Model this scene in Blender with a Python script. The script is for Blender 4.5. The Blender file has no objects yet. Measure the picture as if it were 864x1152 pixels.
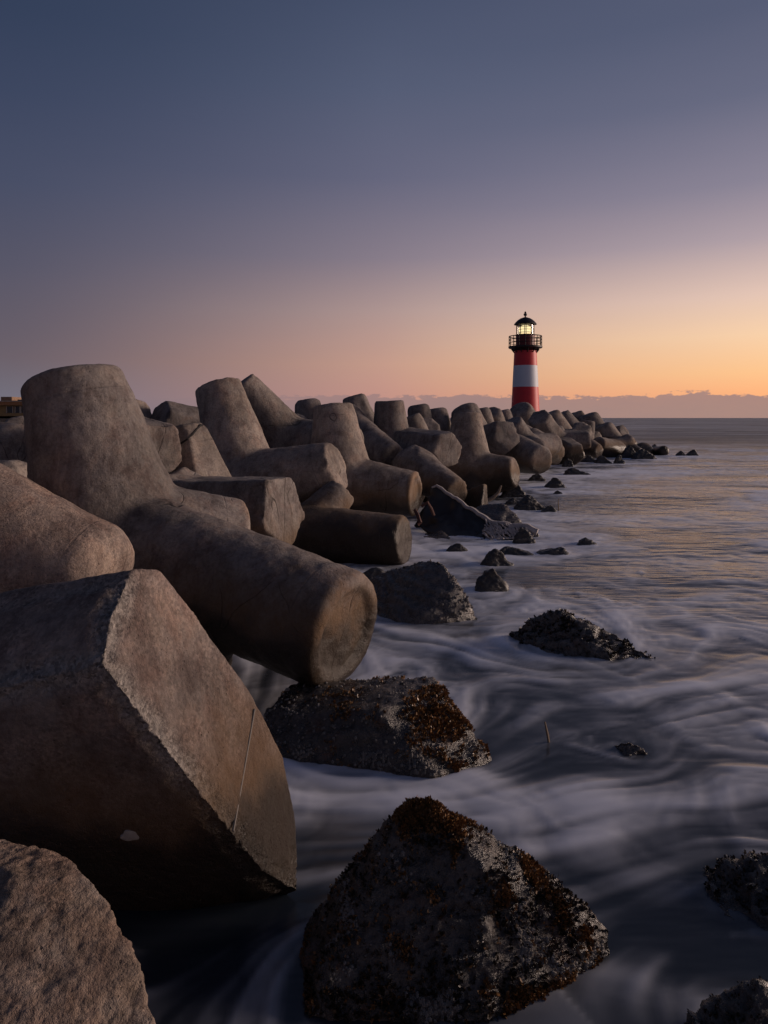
import bpy, bmesh, math, random
import numpy as np
from mathutils import Vector, Matrix

# ------------------------------------------------------------------ camera, sky, sun, exposure
F, CX, HY, HC = 768.0, 432.0, 470.0, 2.2          # focal length (px), centre column, horizon row, eye height (m)
scn = bpy.context.scene
COL = scn.collection
cam_d = bpy.data.cameras.new("camera"); cam = bpy.data.objects.new("camera", cam_d); COL.objects.link(cam)
cam.location = (0, 0, HC); cam.rotation_euler = (math.radians(90), 0, 0)
cam_d.sensor_fit = 'VERTICAL'; cam_d.sensor_height = 36; cam_d.lens = 24
cam_d.shift_y = -(576 - HY) / 1152.0
cam_d.clip_start = 0.05; cam_d.clip_end = 20000
scn.camera = cam
scn.view_settings.view_transform = 'Standard'; scn.view_settings.look = 'None'
scn.view_settings.exposure = 0.15; scn.view_settings.gamma = 1.0
scn.cycles.use_denoising = True
scn.cycles.max_bounces = 6

SUN_AZ, SUN_EL = 78.0, 10.0                          # degrees right of the view axis, above the horizon
SUN_STRENGTH, SKY_GAIN = 2.3, 1.0

def lin(c):
    r = []
    for v in c:
        v = v / 255.0
        r.append(v / 12.92 if v <= 0.04045 else ((v + 0.055) / 1.055) ** 2.4)
    return r

class NT:
    """small wrapper round a node tree"""
    def __init__(s, tree): s.t = tree; s.n = tree.nodes; s.l = tree.links
    def new(s, kind, **kw):
        nd = s.n.new(kind)
        for k, v in kw.items(): setattr(nd, k, v)
        return nd
    def put(s, sock, v):
        if hasattr(v, 'is_linked') or isinstance(v, bpy.types.NodeSocket): s.l.new(v, sock)
        elif v is not None:
            if sock.type == 'RGBA' and len(v) == 3: v = (*v, 1)
            sock.default_value = v
    def math(s, op, a, b=None, c=None, clamp=False):
        nd = s.new('ShaderNodeMath', operation=op); nd.use_clamp = clamp
        s.put(nd.inputs[0], a)
        if b is not None: s.put(nd.inputs[1], b)
        if c is not None: s.put(nd.inputs[2], c)
        return nd.outputs[0]
    def vmath(s, op, a, b=None, out=0):
        nd = s.new('ShaderNodeVectorMath', operation=op); s.put(nd.inputs[0], a)
        if b is not None: s.put(nd.inputs[1], b)
        return nd.outputs[out]
    def mapr(s, v, a, b, c=0.0, d=1.0, smooth=True):
        nd = s.new('ShaderNodeMapRange', interpolation_type='SMOOTHSTEP' if smooth else 'LINEAR')
        s.put(nd.inputs[0], v)
        for i, x in enumerate((a, b, c, d)): s.put(nd.inputs[i + 1], x)
        return nd.outputs[0]
    def mix(s, f, a, b, blend='MIX'):
        nd = s.new('ShaderNodeMix', data_type='RGBA', blend_type=blend)
        s.put(nd.inputs[0], f); s.put(nd.inputs[6], a); s.put(nd.inputs[7], b)
        return nd.outputs[2]
    def noise(s, vec, scale, detail=4, rough=0.55, dist=0.0, dim='3D'):
        nd = s.new('ShaderNodeTexNoise', noise_dimensions=dim)
        if vec is not None: s.put(nd.inputs['Vector'], vec)
        nd.inputs['Scale'].default_value = scale; nd.inputs['Detail'].default_value = detail
        nd.inputs['Roughness'].default_value = rough; nd.inputs['Distortion'].default_value = dist
        return nd.outputs[0]
    def voro(s, vec, scale, feature='F1', out=0, rand=1.0):
        nd = s.new('ShaderNodeTexVoronoi', feature=feature)
        s.put(nd.inputs['Vector'], vec); nd.inputs['Scale'].default_value = scale
        nd.inputs['Randomness'].default_value = rand
        return nd.outputs[out]
    def ramp(s, v, stops):
        nd = s.new('ShaderNodeValToRGB'); s.put(nd.inputs[0], v)
        el = nd.color_ramp.elements
        while len(el) < len(stops): el.new(0.5)
        for e, (p, c) in zip(el, stops): e.position = p; e.color = (*c, 1)
        return nd.outputs[0]
    def scale(s, vec, sc):
        return s.vmath('MULTIPLY', vec, sc)

def build_world():
    w = bpy.data.worlds.new("World"); scn.world = w; w.use_nodes = True
    n = NT(w.node_tree); n.n.clear()
    d = n.new('ShaderNodeTexCoord').outputs['Generated']
    sep = n.new('ShaderNodeSeparateXYZ'); n.put(sep.inputs[0], d)
    x, y, z = sep.outputs
    h = n.math('SQRT', n.math('ADD', n.math('MULTIPLY', x, x), n.math('MULTIPLY', y, y)))
    h = n.math('MAXIMUM', h, 1e-4)
    t = n.math('DIVIDE', z, h)                                   # tangent of the elevation
    GA = 66.0   # bearing of the brightest glow
    sx, sy = math.sin(math.radians(GA)), math.cos(math.radians(GA))
    c = n.math('DIVIDE', n.math('ADD', n.math('MULTIPLY', x, sx), n.math('MULTIPLY', y, sy)), h)   # cosine to the sun's azimuth
    tn = n.math('DIVIDE', t, 1.25, clamp=True)
    def col(cosaz, rows):
        return [(min(1, (HY - r) / F * cosaz / 1.25), lin(cc)) for r, cc in rows]
    zen = lin((38, 50, 78)); 
    left = [(0.0, lin((110, 108, 122)))] + col(.87, [(452, (110, 107, 121)), (400, (104, 92, 102)), (300, (84, 82, 101)), (200, (66, 73, 99)), (100, (54, 65, 93)), (0, (44, 58, 86))]) + [(1.0, lin((30, 42, 68)))]
    mid = [(0.0, lin((185, 132, 122)))] + col(1, [(445, (190, 136, 122)), (410, (192, 145, 126)), (350, (170, 142, 138)), (290, (132, 120, 134)), (200, (96, 97, 122)), (100, (78, 87, 114)), (0, (64, 75, 103))]) + [(1.0, lin((40, 50, 78)))]
    right = [(0.0, lin((236, 150, 88)))] + col(.87, [(440, (250, 168, 98)), (418, (250, 186, 118)), (375, (244, 200, 155)), (330, (224, 190, 172)), (265, (172, 154, 162)), (200, (134, 127, 146)), (100, (98, 101, 126)), (0, (80, 87, 114))]) + [(1.0, lin((50, 60, 90)))]
    back = [(0.0, lin((78, 78, 96))), (.12, lin((82, 80, 100))), (.3, lin((62, 70, 96))), (1.0, lin((30, 40, 64)))]
    A, B, C, D = (n.ramp(tn, r) for r in (back, left, mid, right))
    k0, k1, k2 = math.cos(math.radians(GA + 29.4)), math.cos(math.radians(GA)), math.cos(math.radians(GA - 29.4))
    colr = n.mix(n.mapr(c, -0.8, k0), A, B)
    colr = n.mix(n.math('POWER', n.mapr(c, k0, k1, smooth=False), 1.35), colr, C)
    colr = n.mix(n.mapr(c, k1, k2, smooth=False), colr, D)
    hsv = n.new('ShaderNodeHueSaturation'); hsv.inputs['Saturation'].default_value = .9; hsv.inputs['Value'].default_value = .94; n.put(hsv.inputs['Color'], colr); colr = hsv.outputs[0]
    veil = n.noise(n.scale(d, (1.5, 1.5, 9)), 1.6, 5, .6, .6)      # faint high haze
    colr = n.mix(n.mapr(veil, .35, .75, 0, .10), colr, n.mix(1, colr, (1.22, 1.12, 1.08), 'MULTIPLY'))
    # a low bank of far cloud along the horizon, bumpy on top
    nx = n.math('DIVIDE', x, h); ny = n.math('DIVIDE', y, h)
    cv = n.new('ShaderNodeCombineXYZ'); n.put(cv.inputs[0], nx); n.put(cv.inputs[1], ny); n.put(cv.inputs[2], n.math('MULTIPLY', t, 3.0))
    bump = n.math('ADD', n.math('MULTIPLY', n.noise(cv.outputs[0], 48, 6, .62), .026), n.math('MULTIPLY', n.noise(cv.outputs[0], 11, 3), .020))
    top = n.math('ADD', bump, n.mapr(c, k0, k1, .0, .009))
    cm = n.mapr(n.math('SUBTRACT', t, top), -0.0016, 0.0012, 1, 0)
    cm = n.math('MULTIPLY', cm, n.mapr(c, k0 + .1, k1 + .15, 0.25, 0.93))
    cc = n.mix(n.mapr(c, k0, k2), lin((108, 104, 117)), lin((153, 127, 122)))
    cc = n.mix(n.mapr(n.noise(cv.outputs[0], 20, 5, .6), .35, .7, 0, .3), cc, n.mix(1, cc, (1.2, 1.08, .98), 'MULTIPLY'))
    cc = n.mix(n.mapr(t, 0, .035, 0, .35), cc, lin((158, 122, 118)))
    colr = n.mix(cm, colr, cc)
    sky = n.new('ShaderNodeTexSky', sky_type='NISHITA'); sky.sun_disc = False
    sky.sun_elevation = math.radians(SUN_EL); sky.sun_rotation = math.radians(SUN_AZ)
    b1 = n.new('ShaderNodeBackground'); n.put(b1.inputs[0], colr); b1.inputs[1].default_value = SKY_GAIN
    b2 = n.new('ShaderNodeBackground'); n.put(b2.inputs[0], sky.outputs[0]); b2.inputs[1].default_value = 0.0006
    ad = n.new('ShaderNodeAddShader'); n.l.new(b1.outputs[0], ad.inputs[0]); n.l.new(b2.outputs[0], ad.inputs[1])
    out = n.new('ShaderNodeOutputWorld'); n.l.new(ad.outputs[0], out.inputs[0])
build_world()

sd = bpy.data.lights.new("sun", 'SUN'); sun = bpy.data.objects.new("sun", sd); COL.objects.link(sun)
sd.energy = SUN_STRENGTH; sd.angle = math.radians(22); sd.color = (1.0, .77, .64)
az, el = math.radians(SUN_AZ), math.radians(SUN_EL)
sun.rotation_euler = Vector((math.sin(az) * math.cos(el), math.cos(az) * math.cos(el), math.sin(el))).to_track_quat('Z', 'Y').to_euler()

# ------------------------------------------------------------------ helpers
rng = random.Random(11)
def P(px, py, D): return np.array([(px - CX) / F * D, D, HC + (HY - py) / F * D])      # a point at depth D metres
def G(px, py):                                                                         # a point on the water
    D = F * HC / (py - HY); return np.array([(px - CX) / F * D, D, 0.0])

def _h(ix, iy, iz, seed):
    with np.errstate(over='ignore'):
        h = (ix.astype(np.uint32) * np.uint32(374761393) + iy.astype(np.uint32) * np.uint32(668265263)
             + iz.astype(np.uint32) * np.uint32(2147483647) + np.uint32((seed * 974711 + 12345) & 0xffffffff))
        h = (h ^ (h >> np.uint32(13))) * np.uint32(1274126177)
        h = h ^ (h >> np.uint32(16))
    return (h & np.uint32(0xffffff)).astype(np.float32) / np.float32(0xffffff)
def vnoise(p, seed=0):
    i = np.floor(p).astype(np.int64); f = (p - i).astype(np.float32); f = f * f * f * (f * (f * 6 - 15) + 10)
    x0, y0, z0 = i[:, 0], i[:, 1], i[:, 2]; r = 0
    for dx in (0, 1):
        wx = f[:, 0] if dx else 1 - f[:, 0]
        for dy in (0, 1):
            wy = f[:, 1] if dy else 1 - f[:, 1]
            for dz in (0, 1):
                wz = f[:, 2] if dz else 1 - f[:, 2]
                r = r + wx * wy * wz * _h(x0 + dx, y0 + dy, z0 + dz, seed)
    return r
def vnoise2(p, seed=0):
    i = np.floor(p).astype(np.int64); f = (p - i).astype(np.float32); f = f * f * f * (f * (f * 6 - 15) + 10)
    z = np.zeros(len(p), np.int64); r = 0
    for dx in (0, 1):
        wx = f[:, 0] if dx else 1 - f[:, 0]
        for dy in (0, 1):
            wy = f[:, 1] if dy else 1 - f[:, 1]
            r = r + wx * wy * _h(i[:, 0] + dx, i[:, 1] + dy, z, seed)
    return r
def fbm(p, seed=0, octv=4, fn=vnoise):
    a, s, t, r = 1.0, 1.0, 0.0, 0
    for k in range(octv):
        r = r + a * (fn(p * s + k * 17.3, seed + k) * 2 - 1); t += a; a *= .5; s *= 2.03
    return r / t
def sstep(a, b, x):
    t = np.clip((x - a) / (b - a), 0, 1); return t * t * (3 - 2 * t)

def mesh_np(name, V, Fq, smooth=True):
    me = bpy.data.meshes.new(name); nf, k = Fq.shape
    me.vertices.add(len(V)); me.vertices.foreach_set('co', np.asarray(V, np.float32).ravel())
    me.loops.add(nf * k); me.loops.foreach_set('vertex_index', Fq.astype(np.int32).ravel())
    me.polygons.add(nf); me.polygons.foreach_set('loop_start', np.arange(0, nf * k, k, dtype=np.int32))
    me.polygons.foreach_set('loop_total', np.full(nf, k, np.int32))
    me.polygons.foreach_set('use_smooth', np.full(nf, smooth))
    me.update(calc_edges=True); me.validate()
    return me

def surface_nets(f, lo, hi, h, newton=2):
    ax = [np.arange(lo[i], hi[i] + h, h) for i in range(3)]
    n = [len(a) for a in ax]
    X = np.stack(np.meshgrid(*ax, indexing='ij'), -1).reshape(-1, 3)
    V = f(X).reshape(n).astype(np.float64)
    ins = V < 0
    c = [ins[a:n[0] - 1 + a, b:n[1] - 1 + b, d:n[2] - 1 + d] for a in (0, 1) for b in (0, 1) for d in (0, 1)]
    s = sum(x.astype(np.int8) for x in c)
    act = (s > 0) & (s < 8)
    idx = np.argwhere(act); ID = -np.ones(act.shape, np.int64); ID[act] = np.arange(len(idx))
    acc = np.zeros((len(idx), 3)); cnt = np.zeros(len(idx))
    for axis in range(3):
        o = [i for i in range(3) if i != axis]
        for a in (0, 1):
            for b in (0, 1):
                st = idx.copy(); st[:, o[0]] += a; st[:, o[1]] += b
                en = st.copy(); en[:, axis] += 1
                v0 = V[st[:, 0], st[:, 1], st[:, 2]]; v1 = V[en[:, 0], en[:, 1], en[:, 2]]
                m = (v0 < 0) != (v1 < 0); tt = np.where(m, v0 / np.where(m, v0 - v1, 1), 0)
                q = st.astype(float); q[:, axis] += tt
                acc[m] += q[m]; cnt[m] += 1
    P0 = acc / cnt[:, None] * h + np.array([a[0] for a in ax])
    quads = []
    for axis in range(3):
        o1, o2 = (axis + 1) % 3, (axis + 2) % 3
        sl0 = [slice(None)] * 3; sl1 = [slice(None)] * 3
        sl0[axis] = slice(0, n[axis] - 1); sl1[axis] = slice(1, n[axis])
        A, B = ins[tuple(sl0)], ins[tuple(sl1)]
        e = np.argwhere(A != B); fl = A[e[:, 0], e[:, 1], e[:, 2]]
        ok = (e[:, o1] > 0) & (e[:, o2] > 0) & (e[:, o1] < n[o1] - 1) & (e[:, o2] < n[o2] - 1)
        e, fl = e[ok], fl[ok]
        def g(d1, d2):
            q = e.copy(); q[:, o1] += d1; q[:, o2] += d2; return ID[q[:, 0], q[:, 1], q[:, 2]]
        Q = np.stack([g(-1, -1), g(0, -1), g(0, 0), g(-1, 0)], 1)
        Q[~fl] = Q[~fl][:, ::-1]; quads.append(Q)
    Q = np.concatenate(quads)
    for _ in range(newton):
        d0 = f(P0); e = h * .25
        g = np.stack([f(P0 + np.eye(3)[k] * e) - d0 for k in range(3)], 1) / e
        P0 = P0 - g * np.clip(d0 / np.maximum((g * g).sum(1), .2), -h * .5, h * .5)[:, None]
    return P0, Q

def grad_n(f, Pn, e=.01):
    g = np.stack([f(Pn + np.eye(3)[k] * e) - f(Pn - np.eye(3)[k] * e) for k in range(3)], 1)
    return g / np.maximum(np.linalg.norm(g, axis=1), 1e-9)[:, None]
def smax(a, b, k): h = np.clip(.5 + .5 * (a - b) / k, 0, 1); return b + (a - b) * h + k * h * (1 - h)
def smin(a, b, k): return -smax(-a, -b, k)
def unit(v): v = np.asarray(v, float); return v / np.linalg.norm(v)

def link(name, me, mat=None, parent=None, loc=None):
    o = bpy.data.objects.new(name, me); COL.objects.link(o)
    if mat is not None and me is not None and not me.materials: me.materials.append(mat)
    if parent is not None: o.parent = parent
    if loc is not None: o.location = loc
    return o
def tag(o, label=None, cat=None, group=None, kind=None):
    for k, v in (('label', label), ('category', cat), ('group', group), ('kind', kind)):
        if v: o[k] = v
    return o

class MB:
    """collects simple solids into one mesh"""
    def __init__(s): s.v = []; s.f = []
    def add(s, vs, fs):
        b = len(s.v); s.v += [tuple(map(float, v)) for v in vs]; s.f += [tuple(i + b for i in q) for q in fs]
    def box(s, x0, x1, y0, y1, z0, z1):
        s.add([(x, y, z) for z in (z0, z1) for y in (y0, y1) for x in (x0, x1)],
              [(0, 2, 3, 1), (4, 5, 7, 6), (0, 1, 5, 4), (2, 6, 7, 3), (0, 4, 6, 2), (1, 3, 7, 5)])
    def lathe(s, prof, n=40, c=(0, 0), cap=True):
        vs = [(c[0] + r * math.cos(2 * math.pi * k / n), c[1] + r * math.sin(2 * math.pi * k / n), z) for r, z in prof for k in range(n)]
        fs = [(i * n + k, i * n + (k + 1) % n, (i + 1) * n + (k + 1) % n, (i + 1) * n + k) for i in range(len(prof) - 1) for k in range(n)]
        if cap: fs += [tuple(range(n - 1, -1, -1)), tuple((len(prof) - 1) * n + k for k in range(n))]
        s.add(vs, fs)
    def tube(s, pts, rad, n=8):
        pts = [Vector(tuple(map(float, p))) for p in pts]; m = len(pts)
        rr = rad if isinstance(rad, (list, tuple)) else [rad] * m
        vs = []; up = Vector((0, 0, 1))
        for i, p in enumerate(pts):
            t = (pts[min(i + 1, m - 1)] - pts[max(i - 1, 0)]).normalized()
            a = t.cross(up if abs(t.z) < .95 else Vector((1, 0, 0))).normalized(); b = t.cross(a)
            vs += [p + (a * math.cos(2 * math.pi * k / n) + b * math.sin(2 * math.pi * k / n)) * rr[i] for k in range(n)]
        fs = [(i * n + k, i * n + (k + 1) % n, (i + 1) * n + (k + 1) % n, (i + 1) * n + k) for i in range(m - 1) for k in range(n)]
        fs += [tuple(range(n - 1, -1, -1)), tuple((m - 1) * n + k for k in range(n))]
        s.add(vs, fs)
    def build(s, name, mat, parent=None, loc=None, smooth=False):
        me = bpy.data.meshes.new(name); me.from_pydata(s.v, [], s.f); me.validate()
        bm = bmesh.new(); bm.from_mesh(me); bmesh.ops.recalc_face_normals(bm, faces=bm.faces); bm.to_mesh(me); bm.free()
        if smooth:
            me.polygons.foreach_set('use_smooth', [True] * len(me.polygons)); me.set_sharp_from_angle(angle=math.radians(35))
        return link(name, me, mat, parent, loc)

# ------------------------------------------------------------------ materials
def mat_new(name):
    m = bpy.data.materials.new(name); m.use_nodes = True; n = NT(m.node_tree); n.n.clear()
    b = n.new('ShaderNodeBsdfPrincipled'); o = n.new('ShaderNodeOutputMaterial'); n.l.new(b.outputs[0], o.inputs[0])
    return m, n, b, o
def simple(name, c, rough=.6, metal=0.0, var=.15, sc=3.0, emit=None, estr=0):
    m, n, b, o = mat_new(name)
    tc = n.new('ShaderNodeTexCoord').outputs['Object']
    f = n.noise(tc, sc, 5, .6)
    n.put(b.inputs['Base Color'], n.mix(f, [x * (1 - var) for x in c], [min(1, x * (1 + var)) for x in c]))
    b.inputs['Roughness'].default_value = rough; b.inputs['Metallic'].default_value = metal
    if emit: n.put(b.inputs['Emission Color'], emit); b.inputs['Emission Strength'].default_value = estr
    return m

def concrete(name, tone=(.25, .23, .218), rough_grain=1.0, wet_top=.86, moss=1.0, speck=0.0, endstain=0.0):
    m, n, b, o = mat_new(name)
    geo = n.new('ShaderNodeNewGeometry'); pos = geo.outputs['Position']
    oi = n.new('ShaderNodeObjectInfo')
    tc = n.new('ShaderNodeTexCoord').outputs['Object']
    off = n.new('ShaderNodeVectorMath', operation='SCALE'); n.put(off.inputs[0], (13.1, 7.7, 9.3)); n.put(off.inputs['Scale'], oi.outputs['Random'])
    v = n.vmath('ADD', tc, off.outputs[0])
    sep = n.new('ShaderNodeSeparateXYZ'); n.put(sep.inputs[0], pos); z = sep.outputs[2]
    nsep = n.new('ShaderNodeSeparateXYZ'); n.put(nsep.inputs[0], geo.outputs['Normal'])
    big = n.noise(v, 1.1, 4, .6, .4); mid = n.noise(v, 4.2, 6, .65, .3); fine = n.noise(v, 34, 5, .7)
    t = Vector(tone)
    c = n.mix(n.mapr(big, .3, .7), t * .66, t * 1.22)
    c = n.mix(n.math('MULTIPLY', n.mapr(n.noise(v, 2.3, 5, .7, .8), .48, .66), .5), c, n.mix(1, c, (1.08, .88, .80), 'MULTIPLY'))
    c = n.mix(n.math('MULTIPLY', n.mapr(n.noise(n.scale(v, (9, 9, 2.2)), 1.5, 6, .75), .42, .62), .5), c, n.mix(1, c, (.66, .64, .65), 'MULTIPLY'))
    c = n.mix(n.mapr(mid, .38, .68), c, n.mix(1, c, (1.25, 1.2, 1.12), 'MULTIPLY'))
    c = n.mix(n.math('MULTIPLY', n.mapr(mid, .5, .36), .55), c, n.mix(1, c, (.58, .5, .48), 'MULTIPLY'))
    # rain streaks: stretched along world z
    st = n.noise(n.scale(pos, (5.5, 5.5, .45)), 1.6, 4, .6)
    c = n.mix(n.math('MULTIPLY', n.mapr(st, .50, .66), .5), c, n.mix(1, c, (.56, .5, .5), 'MULTIPLY'))
    c = n.mix(n.math('MULTIPLY', n.mapr(fine, .45, .60), .45), c, n.mix(1, c, (.5, .48, .46), 'MULTIPLY'))
    c = n.mix(n.math('MULTIPLY', n.mapr(n.noise(v, 90, 3, .6), .62, .7), .5), c, n.mix(1, c, (1.5, 1.45, 1.4), 'MULTIPLY'))
    # hairline cracks and bug holes
    ck = n.noise(n.scale(v, (1.0, 1.0, .45)), .8, 2.5, .5, .1); ck2 = n.noise(n.scale(v, (.5, 1.3, .8)), .7, 2.5, .5)
    l1 = n.mapr(n.math('ABSOLUTE', n.math('SUBTRACT', ck, .535)), .0, .0022, 1, 0)
    l2 = n.mapr(n.math('ABSOLUTE', n.math('SUBTRACT', ck2, .47)), .0, .0018, 1, 0)
    crack = n.math('MULTIPLY', n.math('MAXIMUM', l1, l2), n.mapr(n.noise(v, 1.3, 3), .52, .62))
    sa = n.math('ABSOLUTE', n.math('SUBTRACT', n.new('ShaderNodeAttribute', attribute_name='seam_a').outputs['Fac'], 10))
    sb = n.math('ABSOLUTE', n.math('SUBTRACT', n.new('ShaderNodeAttribute', attribute_name='seam_b').outputs['Fac'], 10))
    wv = n.math('MULTIPLY', n.math('SUBTRACT', n.noise(v, 7, 3), .5), .02)
    seam = n.mapr(n.math('ABSOLUTE', n.math('ADD', sa, wv)), .004, .013, 1, 0); ring = n.math('MULTIPLY', n.mapr(sb, .004, .012, 1, 0), .5)
    seam = n.math('MULTIPLY', n.math('MAXIMUM', seam, ring), n.mapr(n.noise(v, 2.6, 3), .36, .6))
    c = n.mix(n.math('MULTIPLY', seam, .45), c, n.mix(1, c, (.45, .43, .42), 'MULTIPLY'))
    pits2 = n.math('MULTIPLY', n.mapr(n.voro(v, 58), .10, .2, 1, 0), n.mapr(n.noise(v, 3.1, 3), .46, .6))
    pits = n.mapr(n.voro(v, 26), .05, .17, 1, 0); pmask = n.mapr(n.noise(v, 6, 3), .5, .62)
    pits = n.math('MULTIPLY', pits, pmask)
    dark = n.math('MAXIMUM', n.math('MULTIPLY', crack, .75), n.math('MAXIMUM', n.math('MULTIPLY', pits, .6), n.math('MULTIPLY', pits2, .5)))
    c = n.mix(dark, c, (.035, .03, .028))
    c = n.mix(1, c, n.ramp(oi.outputs['Random'], [(0, (.72, .71, .73)), (.5, (1, .97, .95)), (1, (1.2, 1.12, 1.04))]), 'MULTIPLY')
    if speck:      # exposed sand and gravel
        cell = n.new('ShaderNodeTexVoronoi'); n.put(cell.inputs['Vector'], v); cell.inputs['Scale'].default_value = 85
        bw = n.new('ShaderNodeRGBToBW'); n.put(bw.inputs[0], cell.outputs['Color'])
        c = n.mix(n.math('MULTIPLY', n.mapr(n.noise(v, 5, 3), .3, .6), speck), c, n.mix(bw.outputs[0], n.mix(1, c, (.45, .43, .42), 'MULTIPLY'), n.mix(1, c, (1.75, 1.65, 1.55), 'MULTIPLY')))
        wr = n.new('ShaderNodeAttribute', attribute_name='wear').outputs['Fac']
        c = n.mix(n.math('MULTIPLY', wr, .85), c, n.mix(bw.outputs[0], (.10, .09, .085), (.46, .42, .38)))
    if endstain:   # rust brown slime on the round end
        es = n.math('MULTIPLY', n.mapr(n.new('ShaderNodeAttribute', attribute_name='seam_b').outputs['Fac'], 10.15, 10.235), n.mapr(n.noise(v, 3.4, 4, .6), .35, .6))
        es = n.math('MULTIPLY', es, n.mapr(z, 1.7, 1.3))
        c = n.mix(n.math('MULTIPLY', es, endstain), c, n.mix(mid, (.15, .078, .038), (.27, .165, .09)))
    # algae and wet band near the water
    zz = n.math('ADD', z, n.math('MULTIPLY', n.math('SUBTRACT', n.noise(pos, 1.9, 5, .62), .5), .75))
    alg = n.mapr(zz, wet_top + .28, wet_top - .18)
    c = n.mix(n.math('MULTIPLY', alg, .72 * moss), c, n.mix(mid, (.17, .092, .038), (.075, .05, .026)))
    salt = n.math('MULTIPLY', n.math('MULTIPLY', n.mapr(zz, wet_top + .1, wet_top + .3), n.mapr(zz, wet_top + .75, wet_top + .35)), n.mapr(n.noise(pos, 3.4, 5, .7), .5, .7))
    c = n.mix(n.math('MULTIPLY', salt, .35), c, (.40, .37, .34))
    wet = n.mapr(zz, wet_top - .08, wet_top - .34)
    c = n.mix(n.math('MULTIPLY', wet, .8), c, n.mix(fine, (.006, .006, .006), (.03, .025, .02)))
    n.put(b.inputs['Base Color'], c)
    n.put(b.inputs['Roughness'], n.mapr(wet, 0, 1, .86, .32)); b.inputs['Specular IOR Level'].default_value = .3
    hgt = n.math('ADD', n.math('MULTIPLY', mid, .6), n.math('MULTIPLY', fine, .32 * rough_grain))
    hgt = n.math('ADD', hgt, n.math('MULTIPLY', n.noise(v, 130, 3, .7), .13 * rough_grain))
    hgt = n.math('SUBTRACT', hgt, n.math('MULTIPLY', dark, .7)); hgt = n.math('SUBTRACT', hgt, n.math('MULTIPLY', seam, .3))
    bp = n.new('ShaderNodeBump'); bp.inputs['Strength'].default_value = .8; bp.inputs['Distance'].default_value = .04
    n.put(bp.inputs['Height'], hgt); n.l.new(bp.outputs[0], b.inputs['Normal'])
    return m

def rockmat(name, base=(.045, .039, .035), light=(.20, .17, .15), rust=.5, barn=.5, rough=(.12, .5), sc=1.0):
    m, n, b, o = mat_new(name)
    geo = n.new('ShaderNodeNewGeometry'); pos = geo.outputs['Position']
    big = n.noise(pos, 2.3 * sc, 5, .6, .3); mid = n.noise(pos, 11 * sc, 6, .7, .2); fine = n.noise(pos, 60 * sc, 5, .7)
    c = n.mix(n.mapr(mid, .35, .7), base, light)
    c = n.mix(n.mapr(fine, .4, .65), n.mix(1, c, (.45, .43, .42), 'MULTIPLY'), c)
    c = n.mix(n.math('MULTIPLY', n.mapr(n.noise(pos, 5 * sc, 5, .7), .53, .68), rust), c, n.mix(fine, (.12, .045, .014), (.05, .022, .01)))
    vb = n.voro(pos, 42 * sc); bm_ = n.math('MULTIPLY', n.mapr(vb, .30, .16), n.mapr(n.noise(pos, 3.7 * sc, 3), .5, .62))
    c = n.mix(n.math('MULTIPLY', bm_, barn), c, (.24, .22, .20))
    n.put(b.inputs['Base Color'], c)
    n.put(b.inputs['Roughness'], n.mapr(mid, .35, .65, rough[0], rough[1]))
    b.inputs['Specular IOR Level'].default_value = .85
    hgt = n.math('ADD', n.math('MULTIPLY', mid, .5), n.math('ADD', n.math('MULTIPLY', fine, .35), n.math('MULTIPLY', bm_, .35)))
    hgt = n.math('ADD', hgt, n.math('MULTIPLY', n.noise(pos, 170 * sc, 3, .7), .14))
    bp = n.new('ShaderNodeBump'); bp.inputs['Strength'].default_value = .9; bp.inputs['Distance'].default_value = .03
    n.put(bp.inputs['Height'], hgt); n.l.new(bp.outputs[0], b.inputs['Normal'])
    return m

M_CON = concrete("weathered_concrete")
M_CON_NEAR = concrete("coarse_concrete", (.28, .24, .22), 2.0, .72, speck=.6)
M_CON_ROUGH = concrete("pitted_concrete", (.27, .225, .195), 2.4, .25, .6, speck=1.0)
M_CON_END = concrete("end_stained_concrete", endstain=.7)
M_ROCK = rockmat("wet_rock")
M_ROCK_WEED = rockmat("weedy_rock", (.032, .026, .021), (.115, .092, .076), .75, .45)
M_CORE = rockmat("rubble_core", (.012, .011, .011), (.03, .028, .026), .1, 0, (.6, .9))  # near-black, so the gaps between the tetrapods fill with painted dark
M_FROCK = rockmat("far_wet_rock", (.022, .02, .02), (.06, .052, .048), .25, .1, (.35, .8), .5)

# ------------------------------------------------------------------ tetrapods
def tetra_sdf(legs, k=.26, facets=None, dish=False, rnd=.09):
    fr = []
    for i, (d, L, rb, rt) in enumerate(legs):
        d = unit(d); a = unit(np.cross(d, (0.31, .17, .93))); fr.append((d, a, np.cross(d, a), L, rb, rt, (facets or {}).get(i, 0)))
    def f(X):
        r = None
        for d, a, b, L, rb, rt, nf in fr:
            s = X @ d; u = X @ a; v = X @ b
            if nf:
                q = None
                for j in range(nf):
                    w = u * math.cos(2 * math.pi * j / nf) + v * math.sin(2 * math.pi * j / nf)
                    q = w if q is None else smax(q, w, .05)
                rad = q * 1.06
            else: rad = np.sqrt(u * u + v * v + 1e-9)
            rr = rb + (rt - rb) * np.clip(s / L, -.2, 1.2)
            e = s - L
            if dish: e = e + .045 * sstep(.80, .62, rad / rt)
            q = smax((rad - rr) * .96, e, rnd)
            q = smax(q, -s - rb * .5, .1)
            r = q if r is None else smin(r, q, k)
        return r
    return f
TET = [np.array((0, 0, 1.0))] + [np.array((math.sin(1.9106) * math.cos(a), math.sin(1.9106) * math.sin(a), math.cos(1.9106))) for a in (0, 2 * math.pi / 3, -2 * math.pi / 3)]
LEG = 1.9
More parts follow.
